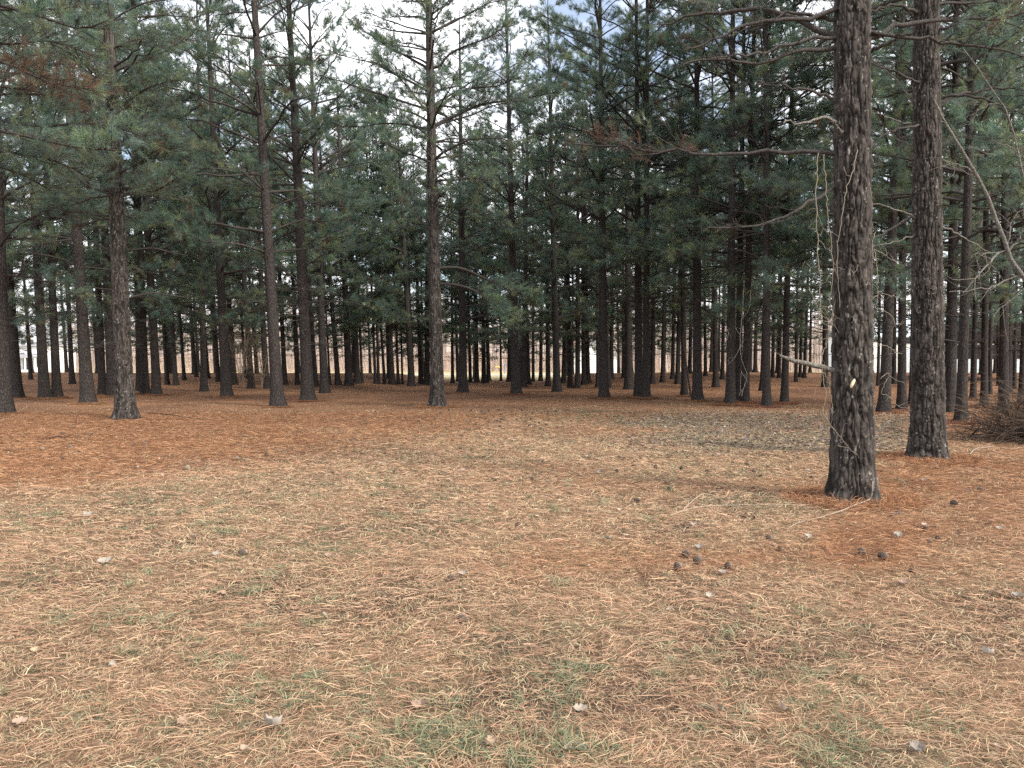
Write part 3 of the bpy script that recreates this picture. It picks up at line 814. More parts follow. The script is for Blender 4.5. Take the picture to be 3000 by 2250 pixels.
tubes(bf, p, r * 0.7, 4); foliate(bf, p, rng, 0.5, 0.3, 4, 0.12, 0.006, blen=0.5, bare=0.97)
bf.obj('crown', [M_LIMB, M_NEEDLE], rc)
zr = np.concatenate([np.arange(-0.25, 9.5, 0.022), np.linspace(9.6, 21, 14)])
o = bpy.data.objects.new('trunk', trunk_mesh(41, r=36 / FPX * Dc / 2 * 0.98, sides=96, rings=zr, amp=0.013, fine=True)); COL.objects.link(o); o.parent = rc

# pale-barked pine on the left
pl = ground_hit(368, 1227); Dl = pl[1]
pu = P(346, 700, Dl)
rl = root_at('pine_tree', pl, (pu[0] - pl[0]) / (pu[2] - pl[2]))
tag(rl, 'thick pine with pale lichen-streaked right side, foremost in the left wood', 'pine tree', 'pines of the wood')
bf = Buf(); rng = np.random.default_rng(502)
ll = [cr(l, 0, o_) for l, o_ in [
    ([(780, 400), (880, 370), (980, 350), (1100, 365), (1260, 385)], 700), ([(800, 80), (980, 60), (1100, 85), (1220, 110)], 700),
    ([(740, 90), (640, 40), (520, -10), (400, -90)], 700), ([(800, 1220), (900, 1220), (1000, 1240), (1150, 1150)], 0),
    ([(760, 1180), (650, 1100), (500, 1050), (350, 1000)], 0), ([(770, 1120), (900, 1060), (1000, 980), (1120, 960)], 0),
    ([(740, 1000), (600, 930), (500, 880), (380, 860)], 0), ([(760, 950), (880, 900), (950, 870), (1080, 880)], 0),
    ([(740, 560), (620, 450), (450, 350), (340, 230)], 0), ([(740, 520), (860, 570), (890, 430)], 0), ([(740, 700), (850, 640), (980, 560), (1130, 520)], 0)]]
for k, l in enumerate(ll):
    p = traced(rl, l, Dl, [0.5, -0.6, 0.6, -2.0, -2.2, -1.2, -2.0, -2.4, 0.8, 0.3, -1.5][k])
    Ll = np.linalg.norm(np.diff(p, axis=0), axis=1).sum()
    tubes(bf, p, (0.016 + 0.008 * Ll) * (1 - 0.75 * np.linspace(0, 1, 12)), 7)
    foliate(bf, p[None], rng, 0.5 if k < 3 else 2.8, 0.15, 16, 0.12, 0.0055, bare=0.9 if k < 3 else 0.05, brown=0.03, blen=0.5 if k < 3 else 0.85)
p, r = limbs_random(rng, 21, 5.6, 20.7, 2.8, lambda z: (0, 0), 0.62, (3, 5))
tubes(bf, p, r, 5); foliate(bf, p, rng, 1.1, 0.22, 13, 0.125, 0.0065, bare=0.05, brown=0.04)
p, r = limbs_random(rng, 21, 2.0, 5.4, 1.2, lambda z: (0, 0), 0.7, (1, 2), False)
tubes(bf, p, r * 0.7, 4); foliate(bf, p, rng, 0.5, 0.3, 4, 0.12, 0.006, blen=0.5, bare=0.97)
bf.obj('crown', [M_LIMB, M_NEEDLE], rl)
o = bpy.data.objects.new('trunk', trunk_mesh(42, r=46 / FPX * Dl / 2 * 0.98, sides=110, rings=zr, amp=0.014, fine=True)); COL.objects.link(o); o.parent = rl

# dark boughs reaching in from beyond the left edge
De = 14.0
pe = np.array([(-330 - 1500) / FPX * De, De, 0.0]); pe[2] = float(terrain(pe[0], pe[1]))
re_ = root_at('pine_tree', pe, -0.02)
tag(re_, 'pine beyond the left edge whose dark boughs reach into the top left corner', 'pine tree', 'pines of the wood')
bf = Buf(); rng = np.random.default_rng(503)
el_ = [[(-330, 470), (-150, 430), (0, 443), (158, 470), (260, 520)], [(-330, 420), (-150, 370), (0, 384), (90, 402), (220, 430), (330, 440)],
       [(-330, 330), (-150, 290), (0, 276), (181, 280), (300, 300)], [(-330, 60), (-100, 10), (0, 27), (158, 27), (280, 10)],
       [(-330, 20), (-100, 0), (81, 36), (203, 77), (253, 84), (325, 54)], [(-330, 260), (-150, 230), (0, 254), (120, 270), (230, 330)],
       [(-330, 200), (-200, 170), (0, 180), (140, 240), (260, 260)], [(-330, 560), (-200, 520), (-60, 480), (60, 510), (150, 560)],
       [(-330, 130), (-150, 110), (20, 130), (150, 120), (290, 170)], [(-330, 380), (-100, 340), (110, 370), (280, 360), (420, 400)]]
for k, l in enumerate(el_):
    p = traced(re_, l, De, [1.5, -0.8, 2.0, 0.6, -0.6, 1.0, -0.4, 1.8, 2.2, 0.9][k])
    Ll = np.linalg.norm(np.diff(p, axis=0), axis=1).sum()
    tubes(bf, p, (0.018 + 0.006 * Ll) * (1 - 0.72 * np.linspace(0, 1, 12)), 7)
    foliate(bf, p[None], rng, 2.2, 0.3, 17, 0.13, 0.0045, bare=0.12 if k not in (5, 6) else 0.3, brown=0.9 if k in (5, 6) else 0.03, blen=0.85)
p, r = limbs_random(rng, 21, 6.5, 20.7, 3.0, lambda z: (0, 0), 0.7, (3, 5))
tubes(bf, p, r, 5); foliate(bf, p, rng, 1.0, 0.22, 12, 0.125, 0.0065, bare=0.05)
bf.obj('crown', [M_LIMB, M_NEEDLE], re_)
o = bpy.data.objects.new('trunk', TR[0]); COL.objects.link(o); o.parent = re_

# the two big pines on the right
NEAR_C = crown_mesh(610, hb=7.6, Lmax=3.2, dens=1.0, per=13, nl=0.12, nw=0.006, dead=False)
def big_pine(bxp, byp, wpx, upx, label, limbs, seed, ddr, extra=None):
    pb = ground_hit(bxp, byp); D = pb[1]; pu = P(upx[0], upx[1], D)
    rt_ = root_at('pine_tree', pb, (pu[0] - pb[0]) / (pu[2] - pb[2]))
    tag(rt_, label, 'pine tree', 'pines of the wood')
    zr_ = np.concatenate([np.arange(-0.25, 7.4, 0.0125), np.linspace(7.5, 21, 16)])
    o = bpy.data.objects.new('trunk', trunk_mesh(seed, r=wpx / FPX * D / 2, sides=200, rings=zr_, amp=0.016, fine=True, flare=0.5)); COL.objects.link(o); o.parent = rt_
    o = bpy.data.objects.new('crown', NEAR_C); COL.objects.link(o); o.parent = rt_; o.rotation_euler = (0, 0, seed)
    rng = np.random.default_rng(seed)
    for k, (l, rad, kind) in enumerate(limbs):
        bf = Buf()
        p = traced(rt_, l, D, rng.uniform(-ddr, ddr), 16)
        p[1:-1] += rng.normal(0, 0.012, (14, 3))
        tubes(bf, p, rad * (1 - 0.7 * np.linspace(0, 1, 16)), 9)
        if kind == 'g': foliate(bf, p[None], rng, 0.8, 0.35, 14, 0.11, 0.0035, bare=0.55, brown=0.05, blen=0.7)
        if kind == 'b': foliate(bf, p[None], rng, 1.1, 0.4, 14, 0.11, 0.0035, bare=0.45, brown=0.85, blen=0.6)
        if kind == 't': foliate(bf, p[None], rng, 0.7, 0.3, 6, 0.11, 0.003, bare=0.98, blen=0.45)
        pale = kind == 'p' or kind == 's'
        br = bf.obj('branch', [M_PALE if pale else M_LIMB, M_NEEDLE], rt_)
        if kind == 's': br['label'] = 'thick pale broken-off limb stub'
    return rt_, pb, D

r1_limbs = [(cr(l), r_, k) for l, r_, k in [
    ([(1020, 260), (860, 190), (740, 120), (600, 80), (400, 60), (200, 80), (0, 115), (-150, 160)], 0.036, 'g'),
    ([(1020, 245), (900, 245), (740, 280), (560, 330), (400, 350), (180, 380)], 0.022, 't'),
    ([(1020, 300), (850, 320), (700, 345), (560, 390), (400, 405), (200, 380), (0, 420)], 0.026, 't'),
    ([(1020, 690), (930, 630), (830, 580), (720, 575), (600, 555), (480, 545)], 0.020, 't'),
    ([(1020, 800), (960, 775), (900, 765), (760, 790), (650, 800)], 0.020, 'p'),
    ([(1020, 1000), (850, 985), (700, 985), (550, 985), (400, 1000), (150, 1000), (0, 985), (-300, 960), (-700, 930)], 0.026, 'b'),
    ([(1020, 1170), (930, 1260), (860, 1310), (700, 1380), (500, 1460), (350, 1480), (160, 1475)], 0.022, 't'),
    ([(1150, 290), (1300, 200), (1480, 150), (1700, 130), (1900, 125), (2080, 115), (2260, 80)], 0.034, 'g'),
    ([(1150, 370), (1260, 310), (1400, 250), (1520, 190)], 0.026, 't'),
    ([(1150, 215), (1300, 230), (1500, 245), (1650, 260), (1850, 290), (2100, 330), (2260, 360)], 0.024, 'g'),
    ([(1020, 50), (900, 90), (820, 130), (640, 130), (420, 150), (200, 260), (0, 330)], 0.028, 't'),
    ([(1020, 120), (900, 115), (700, 90), (500, 160), (300, 240)], 0.024, 'g'),
    ([(1050, 960), (1030, 880), (985, 800), (955, 770)], 0.018, 'p')]]
rR1, pR1, DR1 = big_pine(2497, 1465, 103, (2497, 100), 'biggest and nearest pine, rough dark bark, hung with bare vines', r1_limbs, 51, 0.8)
# broken stub
bf = Buf(); p = traced(rR1, [(2470, 1092), (2420, 1078), (2370, 1066), (2320, 1056), (2284, 1043)], DR1, -0.15, 10)
p += np.random.default_rng(3).normal(0, 0.004, p.shape)
tubes(bf, p, np.array([0.034, 0.034, 0.032, 0.030, 0.029, 0.028, 0.026, 0.024, 0.020, 0.007]), 9)
tubes(bf, np.array([p[-3], p[-2] + [-.03, 0, .02], p[-1] + [-.05, 0, .035]]), np.array([0.012, 0.008, 0.002]), 5)
st = bf.obj('broken_limb', [M_PALE], rR1); st['label'] = 'bare broken grey limb stub sticking out to the left'
# pale wound
M_WOUND = plain('fresh_wood', (0.62, 0.52, 0.36), 0.7, 0.15, 40)
M_PITCH = plain('dark_resin', (0.022, 0.014, 0.011), 0.5, 0.4, 30)
def blob(buf, c, rx, ry, rz, rot, seed, amp=0.25, mat=0, nu=16, nv=10):
    U, V_ = np.meshgrid(np.linspace(0, 2 * math.pi, nu, endpoint=False), np.linspace(0.02, math.pi - 0.02, nv), indexing='ij')
    x = np.cos(U) * np.sin(V_); y = np.sin(U) * np.sin(V_); z = np.cos(V_)
    f = 1 + amp * (fbm(x * 2.1 + seed, y * 2.1, z * 2.1, seed, 3) - 0.5) * 2
    x, y, z = x * f * rx, y * f * ry, z * f * rz
    c_, s_ = math.cos(rot), math.sin(rot)
    x, z = x * c_ + z * s_, -x * s_ + z * c_
    i = np.arange(nu)[:, None]; j = np.arange(nv - 1)[None]; i2 = (i + 1) % nu
    q = np.stack([i * nv + j, i * nv + j + 1, i2 * nv + j + 1, i2 * nv + j], -1).reshape(-1, 4)
    buf.add(np.stack([x + c[0], y + c[1], z + c[2]], -1).reshape(-1, 3), quads=q, mat=mat)
rr1 = 103 / FPX * DR1 / 2
def on_trunk(px, py, root_d, rad, off=0.0, cx=2497):
    q_ = P(px, py, root_d); axx = P(cx, py, root_d)[0]
    dx = np.clip(q_[0] - axx, -rad * 0.98, rad * 0.98)
    dep = root_d - math.sqrt(max(rad * rad - dx * dx, 0)) * 0.93 - off
    return P(px, py, dep)
bf = Buf(); blob(bf, local(rR1, [on_trunk(2498, 1122, DR1, rr1 * 1.02)])[0], 0.020, 0.022, 0.060, 0.42, 4, 0.12)
wd_ = bf.obj('wound', [M_WOUND], rR1); wd_['label'] = 'pale fresh wood where a twig was cut'
bf = Buf()
for px_, py_, sx, sz in [(2530, 1128, 0.05, 0.035), (2550, 1140, 0.05, 0.06), (2515, 1118, 0.04, 0.03)]:
    blob(bf, local(rR1, [on_trunk(px_, py_, DR1, rr1 * 0.98)])[0], sx, 0.035, sz, 0.3, 7, 0.5)
bf.obj('burl', [M_PITCH], rR1)

r2_limbs = [(cr(l), r_, k) for l, r_, k in [
    ([(1600, 730), (1650, 700), (1740, 630), (1900, 590), (2130, 570), (2260, 590)], 0.036, 'g'),
    ([(1600, 40), (1660, 20), (1900, 15), (2260, 10)], 0.030, 't'),
    ([(1600, 215), (1660, 200), (1800, 150), (1950, 200), (2150, 290)], 0.022, 't'),
    ([(1560, 90), (1500, 70), (1380, 35), (1260, 60), (1190, 90)], 0.034, 't'),
    ([(1560, 740), (1530, 720), (1430, 580), (1300, 430), (1190, 350)], 0.024, 'p'),
    ([(1560, 560), (1490, 520), (1350, 450), (1190, 400)], 0.022, 't'),
    ([(1560, 810), (1480, 820), (1350, 850), (1200, 960)], 0.024, 't'),
    ([(1560, 1385), (1500, 1400), (1400, 1450), (1240, 1550), (1130, 1610)], 0.030, 'p'),
    ([(1560, 1500), (1490, 1530), (1360, 1570), (1240, 1590), (1130, 1600)], 0.013, 'p'),
    ([(1620, 1460), (1665, 1470), (1760, 1500), (1860, 1560), (2010, 1650)], 0.022, 'p'),
    ([(1560, 960), (1480, 940), (1330, 880), (1200, 830), (1120, 800)], 0.014, 'p'),
    ([(1560, 1420), (1490, 1400), (1370, 1350), (1230, 1310), (1130, 1290)], 0.018, 'p'),
    ([(1600, 1000), (1650, 1020), (1760, 1080), (1900, 1155)], 0.014, 'p'),
    ([(1560, 790), (1430, 795), (1300, 750), (1200, 710), (1120, 690)], 0.012, 'p'),
    ([(1620, 640), (1800, 620), (1950, 640), (2212, 740)], 0.026, 't')]]
rR2, pR2, DR2 = big_pine(2719, 1346, 80, (2714, 100), 'second big rough pine, at the right, pale lichen along its right side', r2_limbs, 52, 1.0)
# its neighbour beyond the right edge
place_pine((11.8, 14.8, 0.0), 0.21, 0.0, MID_C[1], TR[2], rt, hs=1.0, label='pine beyond the right edge with boughs reaching into the top right corner', group='pines of the wood')

# ------------------------------------------------------------------ vines
def vine(name, label, lines, col, cat='vine', group=None):
    rng = np.random.default_rng(len(lines) * 7 + 1)
    bf = Buf()
    for pts, rad, tw in lines:
        rad *= 0.75
        p = resample(pts, max(12, len(pts) * 5)); K = len(p)
        p[1:-1] += rng.normal(0, 0.0015 if name == 'ground_vine' else 0.006, (K - 2, 3))
        tubes(bf, p, rad * (1 - 0.55 * np.linspace(0, 1, K)), 6, col=np.array([col]))
        for _ in range(tw):
            k = rng.integers(1, K - 1); d = nrm(rng.normal(0, 1, 3)); d[1] *= 0.4
            L_ = rng.uniform(0.06, 0.25)
            e = [p[k], p[k] + d * L_ * 0.5, p[k] + d * L_ * 0.8 + [0, 0, rng.normal(0, 0.04)], p[k] + d * L_ + rng.normal(0, 0.05, 3)]
            tubes(bf, resample(e, 7), rad * 0.5 * (1 - 0.6 * np.linspace(0, 1, 7)), 4, col=np.array([col]) * 1.1)
    o = bf.obj(name, [M_WOODY])
    return tag(o, label, cat, group)

Dv = DR1 - 0.35
VC = (0.20, 0.175, 0.13)
vl = lambda pts, D: [P(x, y, D) for x, y in pts]
vine('hanging_vine', 'bare vine hanging free left of the biggest pine, then crossing its trunk base', [
    (vl([(2398, 448), (2395, 480), (2390, 620), (2397, 740), (2403, 850), (2398, 960), (2407, 1030), (2409, 1085), (2420, 1165), (2412, 1205), (2440, 1252), (2480, 1302)], Dv)
     + [on_trunk(2520, 1345, DR1, rr1 * 1.1, .02), on_trunk(2560, 1392, DR1, rr1 * 1.15, .03), P(2588, 1437, DR1 - 0.1)], 0.0075, 14),
    (vl([(2409, 1085), (2422, 1110), (2433, 1150), (2440, 1200), (2436, 1240)], Dv), 0.005, 3),
    (vl([(2409, 1040), (2425, 1000), (2436, 930), (2447, 880)], Dv), 0.006, 2)], VC)
vine('hanging_vine', 'second bare vine dangling close against the left side of the biggest pine', [
    (vl([(2414, 452), (2420, 560), (2425, 640), (2436, 730), (2440, 800), (2430, 880), (2440, 930), (2418, 1010)], Dv - 0.1), 0.006, 8),
    (vl([(2370, 840), (2385, 880), (2410, 920), (2440, 950), (2458, 975)], Dv), 0.005, 5)], VC)
vine('climbing_vine', 'pale vine crossing the face of the biggest pine high up', [
    ([on_trunk(x, y, DR1, rr1 * 1.0, 0.02) for x, y in [(2513, 440), (2502, 488), (2479, 556), (2466, 633), (2456, 700), (2452, 780), (2460, 900)]], 0.007, 5),
    ([on_trunk(x, y, DR1, rr1 * 1.0, 0.02) for x, y in [(2516, 500), (2533, 545), (2545, 600), (2538, 680), (2520, 760), (2498, 810)]], 0.006, 3)], (0.22, 0.19, 0.15))
vine('climbing_vine', 'thin twiggy vine dangling between the two big rough pines', [
    (vl([(2560, 730), (2568, 770), (2572, 840), (2570, 880)], Dv + 0.2), 0.006, 4),
    (vl([(2562, 730), (2590, 745), (2620, 765), (2642, 768)], Dv + 0.2), 0.005, 3),
    (vl([(2562, 900), (2595, 912), (2615, 930), (2625, 950), (2650, 942)], Dv + 0.2), 0.005, 4),
    (vl([(2570, 1008), (2600, 1015), (2620, 1030), (2645, 1037)], Dv + 0.2), 0.005, 3),
    (vl([(2570, 855), (2600, 862), (2650, 880)], Dv + 0.2), 0.005, 3),
    (vl([(2565, 680), (2555, 720), (2562, 760)], Dv + 0.2), 0.006, 2),
    (vl([(2580, 1110), (2592, 1097), (2604, 1100), (2582, 1150), (2605, 1160), (2628, 1188), (2670, 1203)], Dv + 0.3), 0.005, 4),
    (vl([(2560, 1230), (2580, 1255), (2590, 1240), (2585, 1280)], Dv + 0.3), 0.004, 4)], (0.22, 0.19, 0.155))
def gp(x, y, z=0.01):
    h = ground_hit(x, y); return h + np.array([0, 0, z])
vine('ground_vine', 'smooth pale runner vine lying on the needles at the foot of the biggest pine', [
    ([P(2557, 1410, DR1 - 0.3), P(2556, 1445, DR1 - 0.32), gp(2545, 1478, .05), gp(2500, 1493, .04), gp(2475, 1502, .03), gp(2440, 1512, .02), gp(2390, 1527, .02), gp(2340, 1540, .02), gp(2305, 1556, .01)], 0.0085, 0),
    ([gp(2552, 1470, .05), gp(2570, 1462, .05), gp(2600, 1462, .04), gp(2622, 1464, .03)], 0.006, 1)], (0.38, 0.33, 0.27))
vine('ground_vine', 'thin pale runner curving over the litter left of the biggest pine', [
    ([gp(2000, 1500, .02), gp(2060, 1480, .12), gp(2110, 1484, .08), gp(2160, 1500, .02)], 0.004, 0),
    ([gp(1960, 1520, .02), gp(2050, 1500, .05), gp(2190, 1488, .03), gp(2380, 1486, .02)], 0.004, 2)], (0.40, 0.34, 0.27))
D3 = ground_hit(2140, 1188)[1] - 1.2
vine('hanging_vine', 'crooked pale twigs hanging in front of the grey-barked pine', [
    (vl([(2178, 850), (2175, 920), (2168, 990), (2172, 1050), (2188, 1100), (2178, 1140), (2168, 1160), (2172, 1085)], D3), 0.010, 12),
    (vl([(2200, 850), (2196, 900), (2180, 925), (2170, 920)], D3), 0.009, 3),
    (vl([(2155, 960), (2163, 975), (2172, 985)], D3), 0.008, 2),
    (vl([(2128, 960), (2134, 980), (2126, 1000), (2117, 1014)], D3), 0.008, 3),
    (vl([(2172, 1090), (2182, 1105), (2191, 1122)], D3), 0.008, 2),
    (vl([(2168, 1018), (2150, 1050), (2132, 1068)], D3), 0.008, 3)], (0.36, 0.33, 0.28))

# ------------------------------------------------------------------ pale leaning tree, brush, bare shrub
def bare_tree(name, label, stem, rad, limbs, mat, cat, seed, group=None):
    rng = np.random.default_rng(seed)
    root = root_at(name, stem[0])
    bf = Buf(); p = resample(local(root, stem), 20)
    p[1:-1] += rng.normal(0, 0.012, (18, 3))
    tubes(bf, p, np.linspace(rad, rad * 0.3, 20), 12); bf.obj('trunk', [mat], root)
    bf = Buf()
    for l, r_ in limbs:
        q_ = resample(local(root, l), 12); q_[1:-1] += rng.normal(0, 0.01, (10, 3))
        tubes(bf, q_, r_ * (1 - 0.7 * np.linspace(0, 1, 12)), 6)
        for _ in range(6):
            k = rng.integers(2, 11); d = nrm(nrm(q_[k] - q_[k - 1]) + rng.normal(0, 0.6, 3)); L_ = rng.uniform(0.2, 0.7)
            tubes(bf, resample([q_[k], q_[k] + d * L_ * 0.5 + rng.normal(0, .03, 3), q_[k] + d * L_ + rng.normal(0, .06, 3)], 6), r_ * 0.35 * (1 - 0.6 * np.linspace(0, 1, 6)), 4)
    bf.obj('crown', [mat], root)
    return tag(root, label, cat, group)
Db = 11.4
bb = np.array([(3330 - 1500) / FPX * Db, Db, 0.0])
bare_tree('leaning_tree', 'pale grey leafless tree leaning left across the right edge behind the big pines',
    [bb, P(3180, 1060, Db), P(3060, 900, Db), P(2976, 780, Db), P(2949, 732, Db), P(2905, 610, Db), P(2860, 510, Db), P(2810, 420, Db), P(2764, 357, Db), P(2735, 290, Db)], 0.052,
    [([P(2925, 740, Db), P(2880, 790, Db - .3), P(2820, 860, Db - .4)], 0.02), ([P(2952, 735, Db), P(2900, 742, Db), P(2850, 745, Db - .2)], 0.014),
     ([P(2955, 735, Db), P(2990, 690, Db), P(3020, 640, Db)], 0.02), ([P(2950, 720, Db), P(2965, 650, Db), P(2985, 620, Db), P(3010, 635, Db)], 0.014),
     ([P(2870, 520, Db), P(2830, 490, Db), P(2760, 470, Db)], 0.014), ([P(2996, 800, Db), P(2930, 830, Db), P(2860, 850, Db - .4), P(2780, 855, Db - .5)], 0.014),
     ([P(3010, 840, Db), P(2960, 880, Db), P(2910, 920, Db)], 0.012)], M_PALE, 'bare tree', 71)
Dt = 9.8
bare_tree('leaning_sapling', 'thin whippy grey sapling arching down the far right beside the leaning tree',
    [np.array([(3280 - 1500) / FPX * Dt, Dt, 0.0]), P(3120, 900, Dt), P(3020, 620, Dt), P(2990, 480, Dt), P(2965, 370, Dt), P(2930, 290, Dt), P(2870, 215, Dt), P(2820, 140, Dt)], 0.022,
    [([P(2985, 460, Dt), P(2960, 430, Dt), P(2900, 415, Dt)], 0.008), ([P(2935, 300, Dt), P(2890, 310, Dt), P(2830, 345, Dt)], 0.008)], M_PALE, 'sapling', 72)

def brush():
    rng = np.random.default_rng(81)
    c = ground_hit(2990, 1300)
    bf = Buf(); m = 900
    p0 = c + np.stack([rng.normal(0.62, 0.45, m), rng.normal(0.3, 0.5, m), np.abs(rng.normal(0, 0.30, m))], 1)
    az = rng.normal(math.pi, 1.1, m); el = rng.normal(0.5, 0.45, m); L_ = rng.uniform(0.4, 1.5, m)
    d = np.stack([np.cos(az) * np.cos(el), np.sin(az) * np.cos(el), np.sin(el)], 1)
    s = np.linspace(0, 1, 5)
    pts = p0[:, None] + d[:, None] * (L_[:, None] * s)[..., None]
    pts[:, :, 2] -= (L_[:, None] * 0.25 * s ** 2); pts += rng.normal(0, 0.02, pts.shape)
    pts[:, :, 2] = np.maximum(pts[:, :, 2], terrain(pts[:, :, 0].ravel(), pts[:, :, 1].ravel()).reshape(m, 5) + 0.01)
    tubes(bf, pts, rng.uniform(0.003, 0.010, (m, 1)) * (1 - 0.6 * s), 4, col=np.array([0.085, 0.062, 0.052]) * rng.uniform(0.4, 1.5, (m, 1)))
    tf = pts[rng.integers(0, m, 700), rng.integers(2, 5, 700)]
    tufts(bf, tf, rng.normal(0, 1, (700, 3)), rng, 8, 0.12, 0.005, np.array([[0.13, 0.085, 0.055]]) * rng.uniform(0.5, 1.3, (700, 1)), mat=0)
    o = bf.obj('brush_pile', [M_WOODY]); tag(o, 'tangled heap of dead twigs and brown brush at the right edge', 'brush pile')
    bf = Buf()
    for q_ in [[(2842, 1283), (2860, 1262), (2873, 1245)], ]:
        p = resample([gp(2842, 1283, .03), P(2858, 1264, c[1]), P(2873, 1244, c[1])], 8); tubes(bf, p, np.linspace(0.022, 0.014, 8), 8, col=np.array([[0.045, 0.032, 0.028]]))
    tag(bf.obj('fallen_branch', [M_WOODY]), 'short dark branch end slanting up at the left of the brush heap', 'branch')
brush()

def shrub(cx, cy, label, seed, nst, spread, hgt):
    rng = np.random.default_rng(seed); c = ground_hit(cx, cy)
    bf = Buf(); s = np.linspace(0, 1, 8)
    for _ in range(nst):
        az = rng.uniform(0, 6.28); sp = rng.uniform(0.1, spread); H_ = hgt * rng.uniform(0.6, 1)
        p = c + np.stack([np.cos(az) * sp * s ** 1.4, np.sin(az) * sp * s ** 1.4, H_ * s], 1); p[1:] += rng.normal(0, 0.03, (7, 3))
        tubes(bf, p, 0.018 * (1 - 0.75 * s), 5, col=np.array([[0.20, 0.15, 0.11]]))
        for _ in range(16):
            k = rng.integers(2, 8); d = nrm(np.array([math.cos(az), math.sin(az), 1.0]) + rng.normal(0, 0.6, 3)); L_ = rng.uniform(0.3, 0.9)
            tubes(bf, np.array([p[k], p[k] + d * L_ * .5 + rng.normal(0, .03, 3), p[k] + d * L_]), np.array([0.007, 0.005, 0.002]), 3, col=np.array([[0.22, 0.17, 0.12]]))
    tag(bf.obj('bare_shrub', [M_WOODY]), label, 'shrub')
shrub(712, 1143, 'leafless many-stemmed tan shrub among the left trunks', 91, 12, 1.3, 4.2)
shrub(768, 1140, 'smaller leafless tan shrub just right of the many-stemmed one', 92, 7, 1.0, 3.4)

# ------------------------------------------------------------------ cones, leaves, sticks on the ground
def cone_mesh(seed, L=0.075, Rm=0.030, rows=13, per=8, tone=1.0, open_=1.0):
    rng = np.random.default_rng(seed); bf = Buf()
    k = rows * per; idx = np.arange(k); t = (idx + 0.5) / k
    ga = idx * 2.39996
    rad = Rm * np.sin(np.clip(t * 1.02 + 0.10, 0, 1) * math.pi) ** 0.7
    zc = t * L
    for a_, r_, z_, tt in zip(ga, rad, zc, t):
        ca, sa = math.cos(a_), math.sin(a_); out = r_ + 0.004; w_ = 0.0058 * (0.5 + math.sin(tt * math.pi))
        drop = -0.004 * open_
        base = np.array([ca * r_ * 0.25, sa * r_ * 0.25, z_ - 0.004])
        tip = np.array([ca * out, sa * out, z_ + 0.006 + drop])
        side = np.array([-sa, ca, 0]) * w_
        th = np.array([0, 0, 0.0028])
        V = [base - side * 0.5, base + side * 0.5, tip + side, tip + [ca * 0.003, sa * 0.003, 0.001], tip - side]
        V = V + [v - th for v in V]
        c = np.array([[0.06, 0.04, 0.032]] * 2 + [[0.34, 0.28, 0.23]] * 3 + [[0.045, 0.03, 0.025]] * 5) * tone
        bf.add(V, quads=[(2, 4, 9, 7), (0, 1, 6, 5), (3, 4, 9, 8), (2, 3, 8, 7), (1, 2, 7, 6), (4, 0, 5, 9)], tris=[(2, 3, 4), (7, 9, 8), (0, 1, 4), (1, 2, 4), (5, 9, 6), (6, 9, 7)], col=c)
    # core
    K = 8; s = np.linspace(0, 1, K)
    tubes(bf, np.stack([s * 0, s * 0, s * L * 0.96], 1), 0.55 * Rm * np.sin(np.clip(s * 0.95 + 0.05, 0, 1) * math.pi) ** 0.7 + 0.001, 8, col=np.array([[0.04, 0.028, 0.022]]))
    return bf.mesh('pine_cone', [M_CONE], smooth=False)
CONES = [cone_mesh(1), cone_mesh(2, 0.065, 0.028, tone=1.25), cone_mesh(3, 0.08, 0.026, tone=0.9, open_=0.5)]
rk = np.random.default_rng(55)
def put_cone(px, py, k, label, sc=1.0, group=None, rot=None):
    g_ = ground_hit(px, py)
    o = bpy.data.objects.new('pine_cone', CONES[k]); COL.objects.link(o)
    sc *= 0.78; o.scale = (sc,) * 3
    o.rotation_euler = (R(90) + rk.normal(0, 0.15), rk.uniform(0, 6.28), (R(90) + rk.normal(0, 0.5)) if rot is None else rot)
    o.location = (g_[0], g_[1], g_[2] + 0.032 * sc)
    tag(o, label, 'pine cone', group)
    return o
for px_, py_, k, lab, sc in [
    (1998, 1638, 0, 'open pine cone, topmost-left of the close trio on the litter', 1.25), (2032, 1654, 0, 'open pine cone lying just right of and below the topmost-left one', 1.2),
    (2126, 1669, 1, 'pale-edged open pine cone, rightmost of the foreground cones', 1.15), (1978, 1679, 1, 'frayed greyish cone lying below the pair of open cones', 1.3),
    (2245, 1588, 0, 'small dark cone with a stalk pointing left, above the foreground group', 1.05), (2513, 1628, 0, 'cone lying just behind the thin stick', 1.15),
    (2706, 1563, 2, 'dark cone near the right, below a curled leaf', 1.1), (2574, 1646, 2, 'black cone at the right end of the thin stick', 1.35),
    (2280, 1617, 2, 'tiny dark cone beside a pale leaf', 0.7), (2803, 1567, 1, 'small pale-topped cone at the right', 0.8), (2718, 1600, 2, 'small dark cone below the right leaf', 0.9),
    (2790, 1490, 2, 'long dark cone near the right edge, behind the others', 1.6), (2668, 1682, 2, 'little black cone right of the stick', 0.7),
    (1858, 1474, 2, 'dark lump of a cone in mid clearing', 1.2), (1510, 1548, 2, 'dark cone in the central clearing, left of the runner vine', 1.1), (1498, 1524, 2, 'tiny dark cone just behind the central one', 0.7),
    (1340, 1830, 2, 'dark cone sunk in straw in the lower middle', 1.1), (1310, 1705, 2, 'brown cone bit in the middle foreground', 0.9), (700, 1632, 1, 'grey splayed cone beside a white leaf, left foreground', 1.2),
    (660, 1474, 2, 'small dark cone left of centre', 0.8), (2862, 1440, 2, 'dark cone at the right, in the orange litter', 1.3), (2740, 1585, 0, 'open cone by the curled leaf at the right', 0.8)]:
    put_cone(px_, py_, k, lab, sc)
